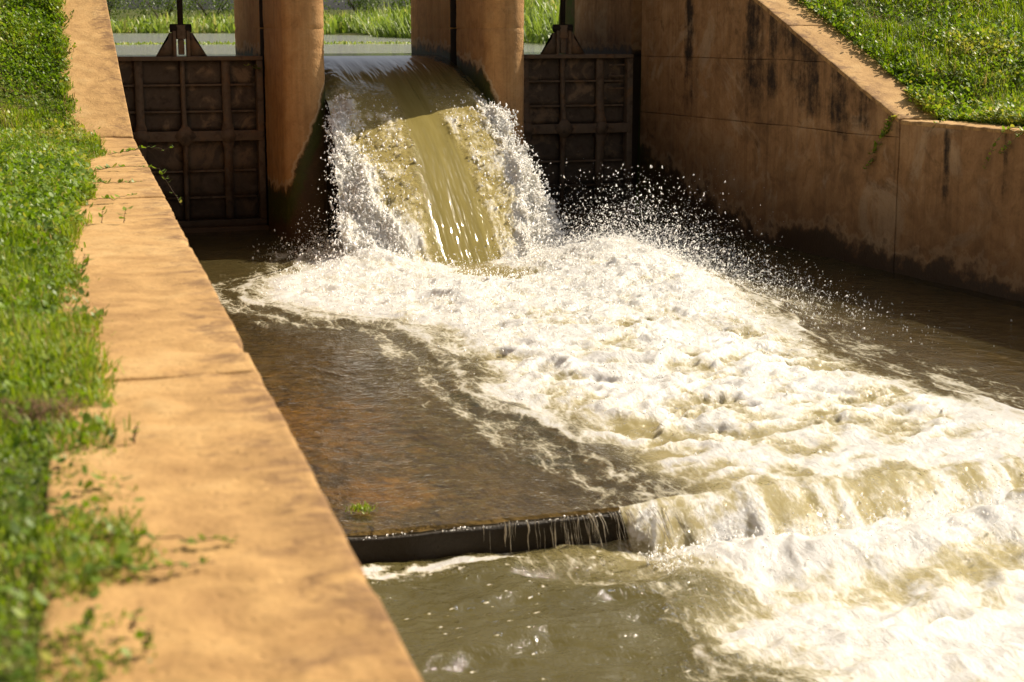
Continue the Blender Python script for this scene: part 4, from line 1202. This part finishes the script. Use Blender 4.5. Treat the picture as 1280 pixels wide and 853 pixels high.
def dirs(n, tilt_lo, tilt_hi):
    az = rng.uniform(0, 2 * math.pi, n); ti = rng.uniform(tilt_lo, tilt_hi, n)
    D = np.stack([np.sin(ti) * np.cos(az), np.sin(ti) * np.sin(az), np.cos(ti)], 1)
    S = np.stack([-np.sin(az), np.cos(az), 0 * az], 1)
    return D, S


def turf(name, pts, label, hscale, broad_mask, seed, mats=('grass', 'leaf')):
    """grass blades and creeping leaves over scattered ground points"""
    x, y = pts[:, 0], pts[:, 1]
    z = np.where((x > XL(y) - 0.545) & (x < XL(y) + 0.05), wing_top(y) - 0.004, np.where((x > XR(y)) & (x < XR(y) + 0.56), wing_top(y) + 0.025, bank(x, y)))
    tuft = fbm(x * 2.3, y * 2.3, 3, seed) ; tuft2 = fbm(x * 9, y * 9, 2, seed + 1)
    patch = fbm(x * 0.9, y * 0.9, 3, seed + 2)
    br = broad_mask(x, y, patch)
    outs = []
    for blade in (True, False):
        m = ~br if blade else br
        n = int(m.sum())
        if not n: continue
        D, S = dirs(n, 0.1, 0.95) if blade else dirs(n, 0.5, 1.45)
        nr_ = 0.72 + 0.28 * sstep(3.5, 8.0, y[m])
        hh = nr_ * hscale * np.clip(0.85 + 1.5 * tuft[m] + 0.6 * tuft2[m], 0.22, 2.2)
        base = np.stack([x[m], y[m], z[m]], 1)
        tint = np.clip(0.60 + 0.35 * patch[m] + 0.3 * tuft[m] + rng.normal(0, 0.18, n), 0, 0.95)
        dead = rng.random(n) < 0.03
        tint = np.where(dead, 1.0, tint)
        if blade:
            L = hh * rng.uniform(0.6, 1.25, n) * 0.095; W = nr_ * rng.uniform(0.005, 0.010, n) * (0.5 + 0.5 * hscale)
            V, T, a = leaves(base, D, S, L, W, rng.uniform(0.1, 0.9, n), tint, True)
        else:
            base[:, 2] += np.abs(rng.normal(0, 1, n)) * 0.045 * np.clip(hh, 0.3, 1.6) + 0.012
            L = nr_ * hscale * rng.uniform(0.030, 0.062, n); W = L * rng.uniform(0.42, 0.62, n)
            V, T, a = leaves(base, D, S, L, W, rng.uniform(0, 0.8, n), tint, False)
        o = mk(name[0] if blade else name[1], V, None, M[mats[0] if blade else mats[1]], attrs={'tint': a}, T=T)
        o['kind'] = 'stuff'; o['label'] = label[0] if blade else label[1]


# left bank: dense beside the coping, thinner away from it
def left_edge(Y):
    """ragged front of the turf over the coping"""
    return XL(Y) - 0.47 + 0.055 * sstep(6.0, 3.0, Y) + 0.07 * fbm(Y * 2.2, Y * 0, 3, 200) + 0.05 * fbm(Y * 9, Y * 0, 2, 201) + 0.16 * np.exp(-((Y - 12.9) / 1.3) ** 2) + 0.10 * np.exp(-((Y - 10.2) / 0.9) ** 2) + 0.02 * sstep(14.6, 15.5, Y)


n = 150000
y = 1.2 + 18.5 * rng.random(n) ** 1.15
d = np.abs(rng.normal(0, 0.42, n)) + 0.0
x = left_edge(y) - d + 0.02 * rng.normal(0, 1, n)
far = rng.random(n) < 0.26
x = np.where(far, left_edge(y) - rng.uniform(0.5, 4.5, n), x)
keep = ~((np.abs(y - 3.95) < 0.10) & (x > left_edge(y) - 0.16) & (rng.random(n) < 0.8))
pts = np.stack([x, y], 1)[keep]
turf(('grass', 'creeping_leaves'), pts, ('short sunlit grass on the left bank beside the wall top', 'broad-leaved creeping ground cover on the left bank'), 0.84,
     lambda x, y, p: (rng.random(len(x)) < np.clip(0.02 + 0.5 * p + 0.75 * np.exp(-((y - 10.2) / 1.9) ** 2) + 0.6 * sstep(14.6, 15.6, y), 0.05, 0.9)), 210)

# right bank
n = 100000
y = 9.5 + 9.5 * rng.random(n); x = XR(y) + 0.33 + 4.6 * rng.random(n) ** 1.2
edge_r = XR(y) + 0.33 + 0.06 * fbm(y * 3, y * 0, 3, 220) + 0.05 * fbm(y * 11, y * 0, 2, 221) - 0.10 * sstep(KINK, KINK - 0.3, y) + 0.17 * sstep(KINK + 0.1, KINK + 0.8, y)
keep = x > edge_r
turf(('grass', 'creeping_leaves'), np.stack([x, y], 1)[keep], ('bright green grass on the right bank above the low wall', 'leafy ground cover among the right bank grass'), 1.25,
     lambda x, y, p: (rng.random(len(x)) < np.clip(0.50 + 1.2 * p + 0.7 * sstep(0.9, 0.1, x - XR(y) - 0.3), 0.05, 0.95)), 230)


def sprig(name, label, cat, path, leaf_l, n_leaf, group=None, mat='leaf', stem=True, tint=0.55, spread=1.0):
    """a creeping or hanging shoot: a thin stem with leaves along it"""
    Pth = np.array(path, float)
    t = np.linspace(0, 1, len(Pth)); tt = np.linspace(0, 1, 24)
    C = np.stack([np.interp(tt, t, Pth[:, i]) for i in range(3)], 1)
    C[1:] += rng.normal(0, 0.003, (23, 3))
    root = thing(name, label, cat, tuple(Pth[0]), group)
    V, F = tube(C, np.linspace(0.0022, 0.0010, 24), 5)
    mk('stem', V, F, M['bark'], root)
    k_ = rng.uniform(0.05, 1, n_leaf)
    B = np.stack([np.interp(k_, tt, C[:, i]) for i in range(3)], 1)
    D, S = dirs(n_leaf, 0.6, 1.5)
    L = leaf_l * rng.uniform(0.6, 1.2, n_leaf) * (1.1 - 0.4 * k_)
    V, T, a = leaves(B, D, S, L, L * rng.uniform(0.45, 0.65, n_leaf), rng.uniform(0, 0.6, n_leaf), np.clip(tint + rng.normal(0, 0.2, n_leaf), 0, 0.96), False)
    mk('foliage', V, None, M[mat], root, {'tint': a}, T=T)
    return root


cz = WALL_Z + 0.008
sprig('creeper', 'creeper shoot crossing the wall top and dangling in front of the left gate', 'creeper',
      [(0.80, 11.0, cz), (0.95, 10.95, cz + 0.02), (1.10, 10.9, cz + 0.02), (1.19, 10.85, cz + 0.01), (1.26, 10.7, cz - 0.12), (1.30, 10.55, cz - 0.2)], 0.05, 30)
sprig('creeper', 'short leafy shoot poking over the wall edge at its bend', 'creeper',
      [(1.00, 12.3, cz), (1.16, 12.3, cz + 0.03), (1.28, 12.3, cz + 0.05), (1.40, 12.28, cz + 0.03), (1.47, 12.25, cz + 0.05)], 0.055, 26)
sprig('creeper', 'long thin creeper lying across the wall top just before the bend', 'creeper',
      [(0.50, 9.9, cz), (0.65, 9.85, cz + 0.02), (0.80, 9.8, cz + 0.02), (0.98, 9.8, cz + 0.02)], 0.045, 34)
sprig('creeper', 'creeper reaching half across the wall top between turf and seedlings', 'creeper',
      [(0.45, 9.0, cz), (0.60, 8.9, cz + 0.02), (0.74, 8.85, cz + 0.02), (0.86, 8.9, cz + 0.04)], 0.05, 26)
sprig('creeper', 'trailing shoot with dry tip on the near wall top, farther of two', 'creeper',
      [(0.13, 2.92, cz), (0.20, 2.90, cz + 0.015), (0.27, 2.86, cz + 0.012), (0.36, 2.84, cz + 0.008), (0.42, 2.83, cz)], 0.030, 26)
sprig('creeper', 'trailing shoot on the near wall top, nearer of two', 'creeper',
      [(0.12, 2.72, cz), (0.20, 2.70, cz + 0.015), (0.29, 2.69, cz + 0.01), (0.36, 2.71, cz)], 0.030, 26)
sprig('creeper', 'leafy creeper hanging down the right wall at the vertical joint', 'creeper',
      [(8.93, 14.45, WALL_Z + 0.08), (8.80, 14.42, WALL_Z + 0.04), (8.76, 14.46, WALL_Z - 0.10), (8.74, 14.62, WALL_Z - 0.24), (8.73, 14.70, WALL_Z - 0.40), (8.72, 14.78, WALL_Z - 0.5)], 0.085, 90, tint=0.8)
sprig('creeper', 'thin creeper hanging over the low right wall near the picture edge', 'creeper',
      [(9.05, 12.7, WALL_Z + 0.05), (8.90, 12.68, WALL_Z + 0.02), (8.86, 12.75, WALL_Z - 0.08), (8.85, 12.82, WALL_Z - 0.22), (8.85, 12.9, WALL_Z - 0.36)], 0.06, 34, tint=0.85)
sprig('creeper', 'creeper loop drooping over the low right wall at the picture edge', 'creeper',
      [(9.06, 12.42, WALL_Z + 0.05), (8.92, 12.45, WALL_Z + 0.02), (8.88, 12.50, WALL_Z - 0.05), (8.87, 12.62, WALL_Z - 0.14), (8.86, 12.68, WALL_Z - 0.2)], 0.06, 40, tint=0.8)
sprig('creeper', 'small sprig over the low right wall just past the joint', 'creeper',
      [(9.0, 13.75, WALL_Z + 0.05), (8.85, 13.72, WALL_Z + 0.02), (8.82, 13.76, WALL_Z - 0.06)], 0.05, 14)
sprig('weed_sprig', 'yellow-green sprig growing from the top corner of the left gate', 'weed',
      [(3.43, 19.96, -0.50), (3.40, 19.92, -0.44), (3.36, 19.90, -0.42), (3.28, 19.89, -0.44)], 0.09, 9, tint=0.9)
seed_pos = [(0.60, 7.95, 'seedling on the wall top, left of a pair'), (0.70, 7.92, 'seedling on the wall top, right of a pair'),
            (0.32, 3.63, 'tiny dark seedling alone on the near wall top, right of two'), (0.27, 3.62, 'tiny seedling on the near wall top, left of two'),
            (0.135, 2.47, 'leafy seedling at the turf edge in the nearest corner'), (0.20, 2.44, 'bright-leaved seedling standing up in the nearest corner'),
            (0.21, 2.35, 'low dark seedling at the bottom edge of the picture'), (0.40, 6.35, 'seedling pair of dark leaves halfway along the wall top'),
            (0.46, 9.35, 'seedling sprouting by the turf on the wall top'), (1.02, 15.9, 'small weed on the sloping wall top, lower one'),
            (1.06, 16.6, 'small weed on the sloping wall top, upper one')]
for x, y, lab in seed_pos:
    z0 = float(wing_top(y)) + 0.006
    hgt = 0.035 if y < 4 else 0.07
    sprig('seedling', lab, 'seedling', [(x, y, z0), (x + 0.004, y, z0 + hgt * 0.5), (x + 0.012, y, z0 + hgt)], 0.02 if y < 4 else 0.05, 7 if y < 4 else 8, 'seedlings on the left wall top')

# little tuft on the apron corner
nt = 160
D, S = dirs(nt, 0.1, 1.2)
base = np.stack([rng.normal(1.83, 0.035, nt), rng.normal(7.93, 0.03, nt), np.full(nt, APRON_Z + 0.045)], 1)
V, T, a = leaves(base, D, S, rng.uniform(0.02, 0.05, nt), rng.uniform(0.004, 0.008, nt), rng.uniform(0, 0.6, nt), np.clip(rng.normal(0.55, 0.2, nt), 0, 0.95), True)
o = mk('weed_tuft', V, None, M['grass'], attrs={'tint': a}, T=T); tag(o, 'small green tuft growing on the dry corner of the apron', 'weed', kind='stuff')
# dead clump lying on the coping
nt = 420
D, S = dirs(nt, 1.0, 1.5)
base = np.stack([rng.normal(0.12, 0.05, nt), rng.normal(3.93, 0.05, nt), WALL_Z + 0.01 + np.abs(rng.normal(0, 0.012, nt))], 1)
V, T, a = leaves(base, D, S, rng.uniform(0.03, 0.08, nt), rng.uniform(0.002, 0.005, nt), rng.uniform(0, 0.3, nt), rng.random(nt), True)
o = mk('dead_grass_clump', V, None, M['dry'], attrs={'tint': a}, T=T); tag(o, 'clump of dead brown grass lying on the edge of the wall top', 'dead grass', kind='stuff')


# far shore: reeds and grass along the water, shrubs behind
def shore_pts(n, seg, dmin, dmax):
    seg = np.array(seg, float)
    ln = np.hypot(*(seg[1:] - seg[:-1]).T); cum = np.concatenate([[0], np.cumsum(ln)])
    t = rng.random(n) * cum[-1]
    x = np.interp(t, cum, seg[:, 0]); y = np.interp(t, cum, seg[:, 1])
    i = np.clip(np.searchsorted(cum, t) - 1, 0, len(seg) - 2)
    dx, dy = (seg[1:] - seg[:-1])[i].T / ln[i]
    d = dmin + (dmax - dmin) * rng.random(n)
    return x - (-dy) * -d * -1 * 0 + dy * d * 1.0, y - dx * d * 1.0, d


def reeds(name, label, seg, n, dmin, dmax, h, w, mat, tint0=0.5, flip=1):
    x, y, d = shore_pts(n, seg, dmin * flip, dmax * flip)
    z = ground_z(x, y)
    cl = fbm(x * 0.9, y * 0.9, 3, 260)
    D, S = dirs(n, 0.05, 0.75)
    L = h * rng.uniform(0.5, 1.1, n) * np.clip(0.9 + 0.6 * cl, 0.4, 1.5)
    V, T, a = leaves(np.stack([x, y, np.maximum(z, LAKE_Z - 0.05)], 1), D, S, L, w * rng.uniform(0.6, 1.3, n), rng.uniform(0.2, 1.0, n), np.clip(tint0 + 0.4 * cl + rng.normal(0, 0.18, n), 0, 0.97), True)
    o = mk(name, V, None, M[mat], attrs={'tint': a}, T=T); o['kind'] = 'stuff'; o['label'] = label


# segment order runs so that positive offsets lie on the land side
reeds('reeds', 'broad-leaved reeds on the near shore behind the right gate', [(17.5, 71), (16.5, 66), (13.2, 38), (11.6, 27), (11.0, 22.4)], 14000, -0.3, 5.0, 1.5, 0.055, 'reed', 0.5, -1)
reeds('shore_grass', 'tall green grass on the shore behind the fall', [(22, 100), (19, 74), (16.5, 66), (15, 53)], 15000, -0.2, 9.0, 1.5, 0.09, 'reed', 0.45, -1)
reeds('meadow_grass', 'pale green grass on the far shore behind the left gate', [(-70, 152), (6, 128), (20, 118), (19.4, 90)], 30000, -0.3, 22.0, 1.4, 0.16, 'reed', 0.62, -1)
# floating weed line on the lake
nt = 5000
x = rng.uniform(-6, 20, nt); y = 36 + 0.12 * x + rng.normal(0, 0.7, nt) + 1.5 * fbm(x * 0.4, x * 0, 3, 270)
ok = poly_sd(x, y, LAKE) > 0.1; x, y = x[ok], y[ok]; nt = len(x)
D, S = dirs(nt, 0.3, 1.5)
V, T, a = leaves(np.stack([x, y, np.full(nt, LAKE_Z + 0.002)], 1), D, S, rng.uniform(0.03, 0.10, nt), rng.uniform(0.02, 0.05, nt), rng.uniform(0, 0.5, nt), np.clip(rng.normal(0.7, 0.2, nt), 0, 1), True)
o = mk('floating_weed', V, None, M['reed'], attrs={'tint': a}, T=T); o['kind'] = 'stuff'; o['label'] = 'thin line of floating weed across the reservoir'


def shrub(name, label, cat, x, y, rad, h, n, group, mat='shrub'):
    z0 = float(ground_z(np.array([x]), np.array([y]))[0])
    root = thing(name, label, cat, (x, y, z0), group)
    parts = []
    for i in range(4):
        az = rng.uniform(0, 6.28); e = np.array([x + 0.5 * rad * math.cos(az), y + 0.5 * rad * math.sin(az), z0 + h * 0.6])
        parts.append(tube(np.array([(x, y, z0 - 0.05), (np.array([x, y, z0]) + e) / 2 + (0, 0, 0.1), e]), [0.08, 0.05, 0.02], 6))
    V, F, T = join(parts); mk('trunk', V, F, M['bark'], root)
    nc = 22
    cc = rng.normal(0, 0.42, (nc, 3)); cc[:, 2] = np.abs(cc[:, 2])
    c_i = rng.integers(0, nc, n)
    off = cc[c_i] + rng.normal(0, 0.17, (n, 3))
    B = np.array([x, y, z0 + 0.18 * h]) + off * np.array([rad * 0.85, rad * 0.85, h * 0.75])
    B[:, 2] = np.maximum(B[:, 2], z0 + 0.05)
    D, S = dirs(n, 0.3, 1.6)
    L = rng.uniform(0.10, 0.24, n) * (0.6 + 0.13 * h)
    V, T, a = leaves(B, D, S, L, L * 0.55, rng.uniform(0, 0.6, n), np.clip(0.5 + 0.25 * rng.normal(0, 1, nc)[c_i] + rng.normal(0, 0.15, n), 0, 1), False)
    mk('crown', V, None, M[mat], root, {'tint': a}, T=T)


sh = [(8.5, 152, 4.0, 4.2), (13.0, 156, 4.5, 5.2), (17.5, 150, 4.0, 4.6), (22.5, 155, 4.5, 5.0), (27, 140, 4.2, 4.5), (30.5, 128, 4.0, 4.4)]
nm = ['leftmost', 'second', 'third', 'fourth', 'fifth', 'rightmost']
for i, (x, y, r_, h_) in enumerate(sh):
    shrub('shrub', 'dark shrub on the far shore seen over the left gate, %s of the row' % nm[i], 'shrub', x, y, r_, h_, 2600, 'shrubs on the far shore')
for i, (x, y, r_, h_, w_) in enumerate(((26, 92, 3.0, 3.6, 'left'), (24.5, 78, 2.6, 3.2, 'right'))):
    shrub('shrub', 'dark shrub at the top of the gap above the fall, %s one' % w_, 'shrub', x, y, r_, h_, 2200, 'shrubs behind the fall')
shrub('shrub', 'green bush behind the reeds over the right gate', 'shrub', 19.5, 46, 2.5, 3.0, 2600, 'bushes behind the reeds', 'reed')

for ob in bpy.data.objects:
    if '_o' in ob.keys(): del ob['_o']
